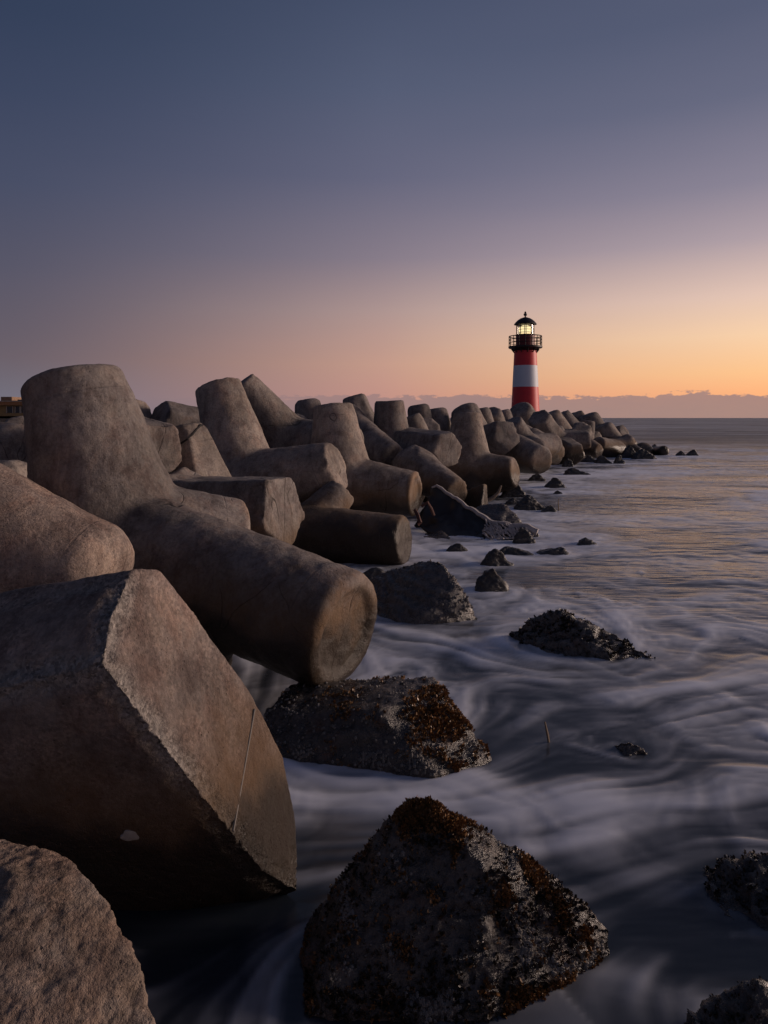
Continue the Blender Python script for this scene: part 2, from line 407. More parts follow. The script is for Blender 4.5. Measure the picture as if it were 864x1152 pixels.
def tetra_mesh(name, legs, h, k=.26, facets=None, dish=False, rnd=.09, chip=0.012, seed=0):
    f = tetra_sdf(legs, k, facets, dish, rnd)
    tips = np.array([unit(d) * L for d, L, _, _ in legs] + [(0, 0, 0)])
    lo, hi = tips.min(0) - .75, tips.max(0) + .75
    V, Q = surface_nets(f, lo, hi, h)
    nn = grad_n(f, V)
    rim = np.zeros(len(V))
    for d, L, rb, rt in legs:
        d = unit(d); s_ = V @ d; rr_ = np.linalg.norm(V - s_[:, None] * d, axis=1)
        rim = np.maximum(rim, sstep(.16, .03, L - s_) * sstep(rt * .72, rt * .93, rr_))
    bite = np.clip(fbm(V * 4.5 + seed, seed + 31, 3) - .08, 0, 1) * .07 + np.clip(fbm(V * 11, seed + 33, 3), 0, 1) * .018
    if dish: bite = bite * .35
    V = V + nn * (fbm(V * 1.7, seed, 3) * .022 + fbm(V * 7, seed + 9, 3) * chip - rim * bite)[:, None]
    me = mesh_np(name, V, Q)
    best = None; A = np.zeros(len(V)); B = np.zeros(len(V))
    for d, L, rb, rt in legs:
        d = unit(d); a = unit(np.cross(d, (0.31, .17, .93))); sc = V @ d; rd = np.linalg.norm(V - sc[:, None] * d, axis=1) / (rb + (rt - rb) * np.clip(sc / L, 0, 1)) - sc * .02
        rd = np.where(sc < 0, 9, rd); m = rd < (9 if best is None else best); best = rd if best is None else np.minimum(best, rd)
        A = np.where(m, V @ a, A); B = np.where(m, sc - L + .26, B)
    for nm, dat in (('seam_a', A), ('seam_b', B)):
        at = me.attributes.new(nm, 'FLOAT', 'POINT'); at.data.foreach_set('value', (dat + 10).astype(np.float32))
    return me
def std_legs(rb=.70, rt=.43): return [(d, LEG, rb, rt) for d in TET]
ME_ROUND = tetra_mesh("tetrapod", std_legs(), .045, dish=True)
ME_SLIM = tetra_mesh("tetrapod", std_legs(.62, .38), .045, seed=3, rnd=.05)
ME_FACET = tetra_mesh("tetrapod", std_legs(.68, .42), .045, k=.12, facets={0: 6, 1: 6, 2: 6, 3: 6}, rnd=.03, seed=5)
ME_CUT = tetra_mesh("tetrapod", std_legs(.66, .5), .045, k=.16, facets={0: 8, 1: 5, 2: 8, 3: 5}, rnd=.02, seed=8)
VAR = {'r': ME_ROUND, 's': ME_SLIM, 'f': ME_FACET, 'c': ME_CUT}
for m_ in VAR.values(): m_.materials.append(M_CON)

def frame_from(a, b):
    e1 = unit(a + b); e2 = unit((a - b) - e1 * np.dot(a - b, e1)); return np.stack([e1, e2, np.cross(e1, e2)], 1)
R_TET0 = frame_from(TET[0], TET[1])
TLIST = []
GRP = 'concrete tetrapods piled along the breakwater'
def T(C, A, B=None, rA=(.64, .42), rB=(.64, .42), label='', facets=0, dish=False, k=.10, rnd=.045, h=None, Lc=1.75, up=.8, mat=None, extra=()):
    """A tetrapod from its heart C (column, row, depth) with one leg ending at A and, if given, one ending at B; the others complete it."""
    c = P(*C); va = P(*A) - c; a = unit(va); q = math.radians(54.7)
    if B is None:
        u = unit(np.cross(a, (0.2, .1, 1))); v = np.cross(a, u); best = None
        for r in range(36):
            ds = [a * math.cos(1.9106) + math.sin(1.9106) * (u * math.cos(r / 36 * 2.0944 + t) + v * math.sin(r / 36 * 2.0944 + t)) for t in (0, 2.0944, 4.1888)]
            cost = max(d[2] for d in ds) + .3 * max(-d[1] for d in ds)
            if best is None or cost < best[0]: best = (cost, ds)
        ds = best[1]; legs = [(va, np.linalg.norm(va), *rA)]
    else:
        vb = P(*B) - c; b = unit(vb); m = -unit(a + b); n = unit(np.cross(a, b))
        ds = [m * math.cos(q) + s * n * math.sin(q) for s in (1, -1)]
        legs = [(va, np.linalg.norm(va), *rA), (vb, np.linalg.norm(vb), *rB)]
    for d in ds: legs.append((d, up if d[2] > .15 else Lc, min(rA[0], .58), .45 if d[2] > .15 else .42))
    for i, (tp, rb_, rt_) in enumerate(extra):
        ve = P(*tp) - c; legs[2 + i] = (ve, np.linalg.norm(ve), rb_, rt_)
    fc = {i: facets for i in range(4)} if facets else None
    me = tetra_mesh('tetrapod', legs, h or max(.03, .0036 * C[2]), k, fc, dish, rnd, seed=len(TLIST))
    o = link('tetrapod', me, mat or M_CON, loc=c)
    tag(o, label, 'tetrapod', GRP); TLIST.append((c, o)); return o

# near ones
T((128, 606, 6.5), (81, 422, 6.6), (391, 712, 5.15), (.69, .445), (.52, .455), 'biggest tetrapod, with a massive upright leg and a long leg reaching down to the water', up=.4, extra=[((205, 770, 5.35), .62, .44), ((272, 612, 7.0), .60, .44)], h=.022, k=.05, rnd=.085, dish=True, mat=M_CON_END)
T((-190, 535, 5.2), (128, 658, 4.95), (-250, 330, 5.3), (.66, .37), (.6, .4), 'pale tetrapod leg slanting in from the left edge below the biggest upright leg', h=.028, rnd=.22, mat=M_CON_NEAR)
T((283, 562, 12.2), (245, 434, 12.6), (380, 523, 11.7), (.66, .42), (.92, .41), 'tetrapod with the second upright leg from the left and a thick leg pointing right', k=.05, rnd=.035)
PYR = T((228, 600, 9.6), (208, 478, 9.6), None, (.66, .24), label='angular pyramid shaped tetrapod leg crossed by a dark crack, beside the biggest upright leg', facets=5, k=.1, rnd=.02, Lc=1.2)
T((196, 590, 8.6), (320, 574, 7.9), None, (.62, .40), label='tetrapod leg with a sharp cut end just behind the long front leg', facets=5, k=.1, rnd=.02, Lc=1.2, up=.6)
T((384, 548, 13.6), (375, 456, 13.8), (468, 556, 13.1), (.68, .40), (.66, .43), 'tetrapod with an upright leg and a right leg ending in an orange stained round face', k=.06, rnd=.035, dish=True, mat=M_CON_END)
T((338, 606, 10.9), (384, 552, 11.4), (456, 608, 10.3), (.42, .28), (.54, .38), 'low dark tetrapod just above the water, its flat round end facing the sea', rnd=.04, Lc=1.3, up=.5, k=.06)
T((524, 536, 19.2), (526, 464, 19.3), (580, 531, 18.5), (.82, .36), (.76, .41), 'mid row tetrapod with a tall upright leg and another dipping to the sea', k=.1, rnd=.05)
# behind and between them
T((326, 500, 15.2), (270, 431, 14.8), None, (.60, .36), label='dark tetrapod whose leg leans up to the left behind the second upright leg', up=.6)
T((118, 500, 9.6), (178, 508, 8.6), None, (.50, .36), label='angular tetrapod leg right of the biggest upright leg with a dark square end', facets=5, rnd=.02, Lc=1.2, up=.4)
T((238, 496, 14.5), (178, 470, 13.6), None, (.62, .36), label='faceted tetrapod block low on the skyline left of the second upright leg', facets=6, rnd=.02, up=.5)
T((100, 486, 14), (160, 466, 13.6), None, (.5, .34), label='flat topped tetrapod leg peeking out behind the biggest upright leg', up=.3)
T((-40, 512, 10.5), (26, 510, 9.6), None, (.55, .42), label='pale rounded tetrapod leg at the left edge below the beach building', up=.4, rnd=.2)
T((-90, 575, 8.2), (34, 555, 7.9), None, (.6, .40), label='shadowed tetrapod leg at the left edge under a pale rounded one', up=.5, rnd=.15)
T((22, 515, 17), (22, 482, 15.8), None, (.55, .36), label='small dark tetrapod just below the beach building', up=.3)
T((352, 500, 22), (345, 449, 22), None, (.6, .40), label='dark dome shaped tetrapod tip on the skyline left of the third upright leg', rnd=.2, up=.4)
T((326, 510, 19), (334, 476, 18), None, (.6, .38), label='low pale tetrapod tip below the dark skyline dome left of the third upright leg', up=.4, rnd=.15)
T((412, 502, 22), (398, 445, 22), None, (.70, .36), label='tetrapod tip on the skyline just right of the third upright leg, its right face lit', facets=6, up=.4, rnd=.1)
T((442, 530, 18.6), (438, 451, 18.6), None, (.62, .39), label='slim tapered tetrapod leg standing upright right of the third upright leg', up=.5, rnd=.05)
T((392, 476, 18.4), (442, 516, 16.8), None, (.42, .36), label='tetrapod leg sloping down to the right below the slim upright leg', up=.3, rnd=.03, Lc=1.2)
T((484, 530, 21.5), (461, 468, 21.5), None, (.6, .34), label='tetrapod leg sloping behind the slim upright leg', up=.4)
T((478, 500, 27), (470, 455, 27), None, (.6, .42), label='dark rounded tetrapod tip on the skyline, first one right of the slim upright leg', rnd=.2, up=.4)
T((496, 500, 28), (491, 459, 28), None, (.62, .42), label='dark rounded tetrapod tip on the skyline, second one right of the slim upright leg', rnd=.2, up=.4)
T((470, 510, 24), (482, 480, 22.6), None, (.6, .42), label='pale low tetrapod tip below two dark skyline tips', rnd=.12, up=.3)
T((452, 505, 18.6), (504, 506, 16.9), None, (.60, .44), label='faceted tetrapod leg lying level and pointing right above the sloping long leg', facets=6, rnd=.03, up=.3, Lc=1.3)
T((468, 528, 16.2), (514, 556, 14.9), None, (.50, .33), label='long tetrapod leg sloping steeply down to the debris at the waterline', up=.3, Lc=1.3)
T((538, 506, 24), (570, 489, 22.4), None, (.66, .5), label='tetrapod leg cut flat and lit at its right end, low left of the lighthouse', facets=5, rnd=.02, up=.3)
T((590, 505, 26.5), (576, 474, 26), (604, 504, 25), (.62, .38), (.62, .36), 'tetrapod with a pale leg rising left and another sloping right, before the lighthouse', up=.3)
T((572, 508, 24), (609, 518, 22.2), None, (.72, .46), label='thick dark tetrapod lying at the waterline with its end toward the stepping rocks', up=.3, rnd=.04)
T((538, 500, 27), (521, 458, 27.5), None, (.7, .55), label='broad dark tetrapod tip behind the tall upright leg in mid row', up=.3, rnd=.2)
T((548, 500, 29), (541, 459, 29), None, (.58, .36), label='narrow upright tetrapod leg right of the broad dark skyline tip', up=.3, rnd=.15)
T((562, 500, 31), (553, 463, 30), None, (.66, .42), label='pale leaning tetrapod leg in the cluster left of the lighthouse', up=.3, rnd=.12)
T((573, 500, 34), (563, 462, 34), None, (.7, .46), label='dark leaning tetrapod leg nearest to the left of the lighthouse cluster', up=.3, rnd=.15)
T((598, 490, 37), (584, 459, 36), None, (.95, .62), label='domed tetrapod leg standing right against the foot of the lighthouse tower', up=.3, rnd=.25)
T((602, 502, 29), (627, 512, 28), (588, 486, 30), (.68, .46), (.6, .4), 'tetrapod with its round end low over the water right of the thick dark one', up=.3)
T((622, 498, 33), (606, 469, 32), None, (.72, .5), label='faceted pale tetrapod below the right side of the lighthouse', facets=6, up=.3, rnd=.05)
T((628, 492, 40), (616, 465, 40), None, (1.0, .66), label='dark rounded tetrapod tip just right of the lighthouse foot', up=.3, rnd=.2)
T((646, 492, 42), (630, 466, 42), None, (.9, .55), label='sloping tetrapod leg second to the right of the lighthouse foot', up=.3)
T((631, 504, 32.6), (648, 511, 31), None, (.6, .46), label='tetrapod with a pale flat end like a shield, low right of the lighthouse', facets=5, up=.3, rnd=.02)
T((652, 494, 38), (634, 499, 36.5), (655, 480, 37.5), (.7, .5), (.6, .5), 'block like tetrapod with a broad lit face right of the lighthouse and halfway down', facets=6, up=.3, rnd=.04)
T((655, 490, 44), (645, 465, 44), None, (1.0, .6), label='angular tetrapod on the skyline third to the right of the lighthouse foot', facets=6, up=.3, rnd=.04)
T((670, 490, 43), (661, 466, 43), None, (.9, .6), label='rounded tetrapod tip with a lit right side, last high one on the skyline', up=.3, rnd=.2)
T((652, 500, 35), (674, 508, 34), None, (.6, .36), label='low tetrapod leg reaching right toward the end of the breakwater', up=.3)
T((686, 498, 42), (677, 478, 42), None, (.85, .58), label='rounded tetrapod between the last high skyline tip and the end of the row', up=.3, rnd=.2)
T((684, 495, 43), (703, 486, 42), None, (.75, .5), label='tetrapod with its cut end raised to the right near the end of the breakwater', facets=6, up=.3, rnd=.04)
T((690, 508, 38), (672, 499, 36.8), None, (.66, .40), label='dark tetrapod lying low in front near the end of the breakwater', up=.3)
T((700, 504, 40), (710, 491, 40), (720, 512, 39.5), (.55, .32), (.6, .4), 'dark tetrapod at the end of the breakwater with one small leg raised', up=.3)
T((722, 514, 41), (726, 502, 40.5), None, (.62, .5), label='half sunk dark tetrapod just beyond the end of the breakwater', up=.3, rnd=.25)
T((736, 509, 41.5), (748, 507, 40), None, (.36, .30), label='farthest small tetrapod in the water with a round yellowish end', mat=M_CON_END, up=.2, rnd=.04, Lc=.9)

# the rest of the heap
TOE = np.array([(-2.6, 4.0), (-1.2, 5.6), (0.2, 10), (1.6, 15), (3.3, 21), (5.2, 26), (8, 31), (11, 36), (13.5, 41), (14, 48), (12, 56), (8, 64)])
def toe_x(y): return np.interp(y, TOE[:, 1], TOE[:, 0])
def zc(D): return 2.2 + 12 / 768 * D - 2.0
fill_rng = random.Random(5)
FILL = []; NH = len(TLIST)
for k in range(4000):
    D = 7 + 52 * fill_rng.random() ** .9
    w = toe_x(D) - (2.2 if D < 40 else 1.2); x = w - fill_rng.random() * (13 if D > 14 else 16)
    u = x / D
    if u < -.62: continue
    z = zc(D) - (.10 + .009 * D if u < -.08 else 0) + fill_rng.uniform(-.45, .05) - max(0, 1.2 - (w - x) * .3) * .5
    c = np.array((x, D, z)); dmin = 1.75 if D < 22 else 1.35
    if any(np.linalg.norm(c - q[0]) < dmin for q in TLIST): continue
    if D < 22 and any(abs(c[0] / D - q[0][0] / q[0][1]) * D < 1.1 and -2.6 < c[1] - q[0][1] < .6 for q in TLIST[:NH]): continue   # not in the way of the placed ones
    a = unit((fill_rng.gauss(0, .45), fill_rng.gauss(0, .45), 1)); b = unit((fill_rng.gauss(0, 1), fill_rng.gauss(0, 1) - .4, -.3))
    R = frame_from(a, b) @ R_TET0.T
    o = link('tetrapod', VAR[fill_rng.choice('rrsf')])
    M = Matrix(R.tolist()).to_4x4() @ Matrix.Scale(fill_rng.uniform(.88, 1.0), 4); M.translation = Vector(c); o.matrix_world = M
    reg = ('weathered concrete tetrapod packed in the heap left of the third upright leg' if u < -.08 else
           'weathered concrete tetrapod packed in the heap between the third upright leg and the lighthouse' if u < .2 else
           'weathered concrete tetrapod packed in the heap right of the lighthouse')
    grp = ('heap left of the third upright leg' if u < -.08 else 'heap left of the lighthouse' if u < .2 else 'heap right of the lighthouse')
    tag(o, reg, 'tetrapod', 'packed tetrapods in the ' + grp); TLIST.append((c, o)); FILL.append(o)
    if len(FILL) > 260: break

# ------------------------------------------------------------------ rubble core under the tetrapods and the land behind
def core():
    ys = np.concatenate([np.arange(1.5, 66, .5)]); us = np.linspace(0, 1, 60)
    V = []
    for y in ys:
        x1 = toe_x(y) - .6; x0 = x1 - 26
        for u in us:
            x = x1 + (x0 - x1) * u ** 1.3; d = x1 - x
            z = -.6 + min(1, d / 3.2) * (max(.05, zc(y) - .5) + .55)
            V.append((x, y, z))
    V = np.array(V); V[:, 2] += fbm(V * .9, 3, 4) * .35 * np.clip((V[:, 2] + .6), 0, 1)
    V[V[:, 1] > 62, 2] -= (V[V[:, 1] > 62, 1] - 62) * .8
    n, m = len(ys), len(us); i = np.arange((n - 1))[:, None] * m + np.arange(m - 1)[None]
    Q = np.stack([i, i + m, i + m + 1, i + 1], -1).reshape(-1, 4)
    tag(link('rubble_mound', mesh_np('rubble_mound', V, Q, False), M_CORE), kind='structure')
core()
mb = MB(); mb.box(-260, -24, 62, 160, -1, 2.35); mb.box(-260, -42, 30, 62, -1, 2.3)
M_SAND = simple('sand', (.22, .18, .14), .9, 0, .25, .6)
tag(mb.build('beach_ground', M_SAND), kind='structure')

# ------------------------------------------------------------------ rocks
def hull_planes(pts):
    bm = bmesh.new()
    for p in pts: bm.verts.new(tuple(p))
    bmesh.ops.convex_hull(bm, input=bm.verts[:]); bm.normal_update()
    c = Vector(tuple(np.mean(pts, 0))); pl = []
    for f in bm.faces:
        nn = f.normal.copy()
        if nn.length < .5: continue
        if (f.calc_center_median() - c).dot(nn) < 0: nn = -nn
        q = (np.array(nn), float(nn.dot(f.verts[0].co)))
        if not any(np.dot(q[0], r[0]) > .9995 and abs(q[1] - r[1]) < 1e-3 for r in pl): pl.append(q)
    bm.free(); return pl
def hull_rock(name, tops, mat, h, label, cat='rock', k=.03, amp=(.03, .012), fr=(3.0, 14), seed=0, base=-.3, grow=1.08, group='wet rocks in the shallows', ridged=.0):
    tops = np.array(tops, float); c = tops.mean(0)
    lows = tops.copy(); lows[:, :2] = c[:2] + (lows[:, :2] - c[:2]) * grow; lows[:, 2] = base
    pts = np.concatenate([tops, lows]); pl = hull_planes(pts)
    def f(X):
        r = None
        for nn, d in pl:
            q = X @ nn - d; r = q if r is None else smax(r, q, k)
        return r
    V, Q = surface_nets(f, pts.min(0) - .05, pts.max(0) + .05, h)
    nn = grad_n(f, V, h)
    d = fbm(V * fr[0], seed, 4) * amp[0] + fbm(V * fr[1], seed + 5, 4) * amp[1]
    if ridged: d = d + (.5 - np.abs(fbm(V * fr[1] * 1.7, seed + 11, 3))) * ridged - ridged * .4
    st = .5 - np.abs(((V[:, 2] * 1.0 + fbm(V * 1.3, seed + 21, 2) * .25) / .11) % 1 - .5)      # ledges
    d = d + (sstep(.1, .3, st) - .5) * amp[0] * .22
    V = V + nn * d[:, None]
    o = link(name, mesh_np(name, V - c, Q), mat, loc=c)
    tag(o, label, cat, group); return o, V, nn

W = lambda px, py: G(px, py)
R1, R1v, R1n = hull_rock('boulder', [P(462, 897, 3.05), P(485, 900, 3.05), P(560, 948, 2.95), P(612, 975, 2.92), P(655, 1012, 2.86), P(687, 1045, 2.78),
    P(395, 970, 3.05), P(345, 1040, 2.95), P(336, 1085, 2.78), P(345, 1140, 2.5), P(545, 968, 2.78), P(405, 1030, 2.72), P(548, 1150, 2.44), P(600, 1110, 2.6)],
    M_ROCK_WEED, .011, 'large dark pyramid shaped rock crusted with rusty seaweed, at the bottom centre', 'rock', .012, (.03, .016), (3, 13), 3, ridged=.018)
R2, R2v, R2n = hull_rock('boulder', [P(298, 798, 4.75), P(330, 770, 5.05), P(400, 765, 5.15), P(488, 761, 4.95), P(505, 790, 4.65), P(553, 857, 4.4),
    P(425, 800, 4.42), P(310, 850, 4.4), P(490, 872, 4.15)],
    M_ROCK_WEED, .016, 'wedge shaped barnacled rock below the end of the long front tetrapod leg', 'rock', .015, (.035, .018), (2.4, 11), 7, ridged=.018)
R3, R3v, R3n = hull_rock('boulder', [P(408, 652, 8.6), P(470, 628, 8.1), P(496, 627, 7.9), P(512, 655, 7.6), P(541, 697, 7.4), P(470, 704, 7.25), P(425, 700, 7.5)],
    M_ROCK, .03, 'dark upright rock with a lit right edge under the low tetrapod at the waterline', 'rock', .04, (.06, .03), (1.6, 7), 9, ridged=.03)
R4, R4v, R4n = hull_rock('boulder', [P(612, 686, 6.75), P(632, 688, 6.6), P(565, 716, 6.85), P(700, 714, 6.35), P(745, 742, 6.15), P(690, 748, 6.1), P(615, 738, 6.3), P(655, 700, 6.45)],
    M_ROCK, .022, 'broad low black rock standing alone in the open water in the middle right', 'rock', .02, (.09, .035), (2.2, 9), 12, ridged=.05)
R5, R5v, R5n = hull_rock('boulder', [P(684, 835, 4.6), P(705, 828, 4.5), P(722, 836, 4.45), P(738, 848, 4.42), P(700, 852, 4.4)],
    M_ROCK, .012, 'small wet rock breaking the surface alone between the broad black rock and the right corner', 'rock', .02, (.03, .018), (4, 15), 14, ridged=.03)
R6, R6v, R6n = hull_rock('boulder', [P(785, 976, 3.33), P(812, 962, 3.3), P(864, 960, 3.24), P(950, 970, 3.2), P(790, 998, 3.2), P(822, 1036, 2.98), P(870, 1050, 2.9), P(960, 1060, 2.8), P(840, 975, 3.2)],
    M_ROCK_WEED, .012, 'black jagged rock cut by the right edge of the photo', 'rock', .02, (.055, .03), (3.2, 12), 17, ridged=.05)
R7, R7v, R7n = hull_rock('boulder', [P(775, 1140, 2.45), P(812, 1112, 2.48), P(864, 1100, 2.45), P(950, 1105, 2.5), P(770, 1200, 2.3), P(900, 1220, 2.2)],
    M_ROCK_WEED, .011, 'dark rough rock in the bottom right corner', 'rock', .02, (.05, .025), (3.2, 12), 19, ridged=.05)
R12, _, _ = hull_rock('boulder', [P(440, 602, 13.2), P(490, 597, 13), P(506, 600, 12.6), P(510, 618, 12.2), P(445, 625, 12.2)],
    M_ROCK, .04, 'squarish dark rock with a lit right end behind the low tetrapod', 'rock', .03, (.07, .03), (1.2, 5), 21, ridged=.03)
RCK = []
def small(px0, px1, yt, yb, pk, label, seed, mat=None, h=None, thick=.8):
    a, b = G(px0, yb), G(px1, yb); D = a[1]; w = b[0] - a[0]; hh = (yb - yt) / F * D; hh = hh * .92 + .02
    r = random.Random(seed); pts = []
    xp = a[0] + pk * w; dp = w * thick * .5
    pts += [(a[0] + w * .12, D + dp * .1, hh * .1), (b[0] - w * .12, D + dp * .1, hh * .08), (xp, D + dp * .55, hh), (xp + w * .1, D + dp * .5, hh * .93), (a[0] + w * .02, D + dp * .4, hh * .04), (b[0] - w * .02, D + dp * .5, hh * .04),
            (a[0] + w * .25, D, -.02), (a[0] + w * .75, D, -.02), (a[0] + w * .3, D + dp * 1.6, hh * .3), (a[0] + w * .72, D + dp * 1.5, hh * .25),
            (a[0] + w * (pk * .5 + r.uniform(-.05, .05)), D + dp * .6, hh * .5), (a[0] + w * (pk * .5 + .5), D + dp * .5, hh * .5)]
    am = min(.13 * hh + .015, .10)
    o, V, n_ = hull_rock('rock', pts, mat or M_FROCK, h or max(.02, w / 40), label, 'rock', .02, (am, am * .5), (1.6 / max(w, .3) + .8, 7 / max(w, .4)), seed, base=-.25, ridged=am * .5)
    RCK.append(((a[0] + b[0]) / 2, D + dp * .6, w / 2)); return o
small(530, 577, 640, 668, .5, 'small pointed rock with a pale lit side above the broad black rock', 31)
small(540, 582, 619, 638, .45, 'low dark rock in the row of three just below the torn net', 32)
small(556, 606, 616, 626, .3, 'thin flat rock awash, left of two thin ones right of the low dark rock', 33)
small(600, 645, 617, 626, .7, 'thin flat rock awash, right of two thin ones below the net', 34)
small(648, 680, 606, 616, .4, 'small black rock standing alone off the torn net', 35)
small(577, 618, 556, 574, .45, 'rounded black rock just offshore beside the thin standing twig', 36)
small(612, 640, 535, 550, .4, 'steep little black rock offshore below the thick dark tetrapod', 37)
small(593, 616, 532, 541, .5, 'flat dark rock awash close to the shore by the leaning branch', 38)
small(634, 668, 526, 535, .3, 'long flat black rock off the tetrapod with the shield like end', 39)
small(668, 692, 512, 522, .4, 'black slab sloping into the sea at the foot of the far tetrapods', 40)
small(690, 704, 510, 522, .6, 'grey pointed slab among the far tetrapods at the waterline', 41)
small(697, 722, 500, 516, .5, 'dark faceted boulder near the end of the breakwater', 42)
small(712, 744, 504, 517, .4, 'wide black rock in front of the half sunk tetrapod', 43)
small(760, 774, 507, 513, .5, 'left one of two tiny rocks off the very end', 44)
small(772, 788, 505, 513, .6, 'right one of two tiny rocks off the very end', 45)
small(560, 598, 541, 560, .5, 'dark rock under the leaning branch at the waterline', 46)
small(575, 606, 592, 612, .4, 'dark lump holding down the seaward corner of the torn net', 47)
small(632, 648, 514, 526, .5, 'small black rock below the tetrapod with the shield like end', 49)
small(250, 320, 700, 735, .5, 'shadowed wet rock in the gap under the long front tetrapod leg', 50)
small(608, 628, 568, 576, .6, 'tiny flat rock holding the thin standing twig', 51)

for q in ((396, 446, 640, 655, .5, 'dark wet slab between the low tetrapod and the upright rock', 52), (478, 520, 580, 597, .4, 'black boulder under the upper end of the torn net', 53),
          (508, 540, 560, 580, .6, 'dark boulder wedged under the concrete fragment', 54), (592, 616, 520, 531, .5, 'black wet rock tucked under the thick dark tetrapod', 55),
          (606, 632, 514, 524, .4, 'black rock at the foot of the pale shield like end, left of it', 56), (652, 676, 512, 521, .5, 'low black slab just right of the shield like end', 57),
          (566, 590, 560, 568, .5, 'thin wet rock left of the rounded black rock by the twig', 58), (620, 636, 552, 557, .5, 'sliver of rock awash above the thin standing twig', 59),
          (500, 530, 612, 622, .5, 'low wet rock right of the squarish dark rock', 60), (572, 592, 524, 532, .5, 'wet black rock under the end of the cut tetrapod', 61)):
    small(*q)
# the broken concrete block at the bottom left and the huge cut block above it
hull_rock('concrete_block', [P(-90, 930, 2.35), P(0, 943, 2.3), P(62, 955, 2.22), P(104, 985, 2.12), P(146, 1045, 2.0), P(166, 1100, 1.9), P(182, 1160, 1.82), P(186, 1260, 1.72),
    P(-120, 1300, 1.5), P(120, 1360, 1.5), P(20, 985, 2.02)],
    M_CON_ROUGH, .010, 'rough pitted lump of concrete in the bottom left corner', 'concrete block', .02, (.02, .012), (4, 22), 51, base=-.3, grow=1.0, group=None, ridged=.012)

nF = unit((.9, -.25, .35)); p8 = P(338, 1003, 3.15); camv = np.array((0, 0, HC))
def on_plane(px, py):
    d = np.array(((px - CX) / F, 1, (HY - py) / F)); return camv + d * (np.dot(nF, p8 - camv) / np.dot(nF, d))
face = [on_plane(*q) for q in ((116, 748), (126, 690), (150, 640), (180, 641), (228, 700), (282, 775), (318, 850), (333, 920), (339, 1005), (300, 985), (250, 925), (192, 850))]
EV = np.array((-1.0, .2, -.36))
def big_block():
    back = [q + EV * 1.7 + (q - np.mean(face, 0)) * .35 for q in face]
    pts = np.array(face + back); pl = hull_planes(pts)
    def f(X):
        r = None
        for nn, d in pl:
            q = X @ nn - d; r = q if r is None else smax(r, q, .016)
        return r
    V, Q = surface_nets(f, pts.min(0) - .05, pts.max(0) + .05, .012)
    nn = grad_n(f, V, .012)
    # crumbling along the edges: where two planes are both close
    NP = np.array([a for a, b in pl]); DD = V @ NP.T - np.array([b for a, b in pl]); top = DD.argmax(1)
    ds = np.where((NP @ NP.T)[top] < .86, DD, -9).max(1)
    edge = sstep(.10, .035, -ds + fbm(V * 14, 66, 3) * .03)
    edge = edge * (.12 + .88 * sstep(.08, -.08, V[:, 1] - (3.25 - .25 * V[:, 2])))
    V = V + nn * (fbm(V * 2, 61, 3) * .012 + fbm(V * 18, 62, 3) * .004 - edge * (.020 * (fbm(V * 20, 63, 4) * .5 + .5) + .022 * np.abs(fbm(V * 48, 64, 2)) + .004))[:, None]
    c = pts.mean(0); me = mesh_np('tetrapod', V - c, Q); at = me.attributes.new('wear', 'FLOAT', 'POINT'); at.data.foreach_set('value', edge.astype(np.float32))
    o = link('tetrapod', me, M_CON_NEAR, loc=c)
    tag(o, 'huge cut block at the near left with a tall pale flat face and crumbled edges', 'tetrapod', 'concrete tetrapods piled along the breakwater')
    mb = MB(); A, B = on_plane(286, 798) - c + nF * .001, on_plane(262, 935) - c + nF * .001
    mb.tube([A + (B - A) * t for t in np.linspace(0, 1, 12)], .006, 6)
    s = mb.build('casting_seam', simple('seam_grey', (.16, .145, .13), .9), o, smooth=True)
    return o
BB = big_block()
def on_surface(o, px, py, lift=0.0):
    bpy.context.view_layer.update(); mi = o.matrix_world.inverted(); d = Vector(((px - CX) / F, 1, (HY - py) / F)).normalized()
    ok, loc, nor, _ = o.ray_cast(mi @ Vector((0, 0, HC)), mi.to_3x3() @ d)
    return (loc + nor * lift, nor) if ok else (None, None)
p_, n_ = on_surface(BB, 146, 940)
if p_ is not None:
    a_ = n_.cross(Vector((0, 0, 1))).normalized(); b_ = n_.cross(a_); mb = MB(); k_ = 22
    rr = [1 + .12 * math.sin(3 * t) + .08 * math.sin(5 * t + 1) for t in (2 * math.pi * i / k_ for i in range(k_))]
    vs = [p_ + n_ * hz + (a_ * math.cos(2 * math.pi * i / k_) * 1.25 + b_ * math.sin(2 * math.pi * i / k_)) * .030 * rs * rr[i] for hz, rs in ((-.004, 1), (.003, .96), (.006, .7)) for i in range(k_)]
    mb.add(vs, [(r * k_ + i, r * k_ + (i + 1) % k_, (r + 1) * k_ + (i + 1) % k_, (r + 1) * k_ + i) for r in range(2) for i in range(k_)] + [tuple(2 * k_ + i for i in range(k_))])
    mb.build('lichen_spot', simple('pale_lichen', (.34, .33, .32), .9, 0, .25, 60), BB, smooth=True)
pts_ = []
for q in ((186, 511), (192, 506), (198, 502), (205, 498), (211, 494), (216, 489), (221, 483), (226, 478)):
    p_, n_ = on_surface(PYR, q[0], q[1], .001)
    if p_ is not None: pts_.append(p_)
if len(pts_) > 2:
    mb = MB(); mb.tube(pts_, .016, 6); mb.build('crack', simple('crack_shadow', (.02, .018, .018), .95), PYR, smooth=True)

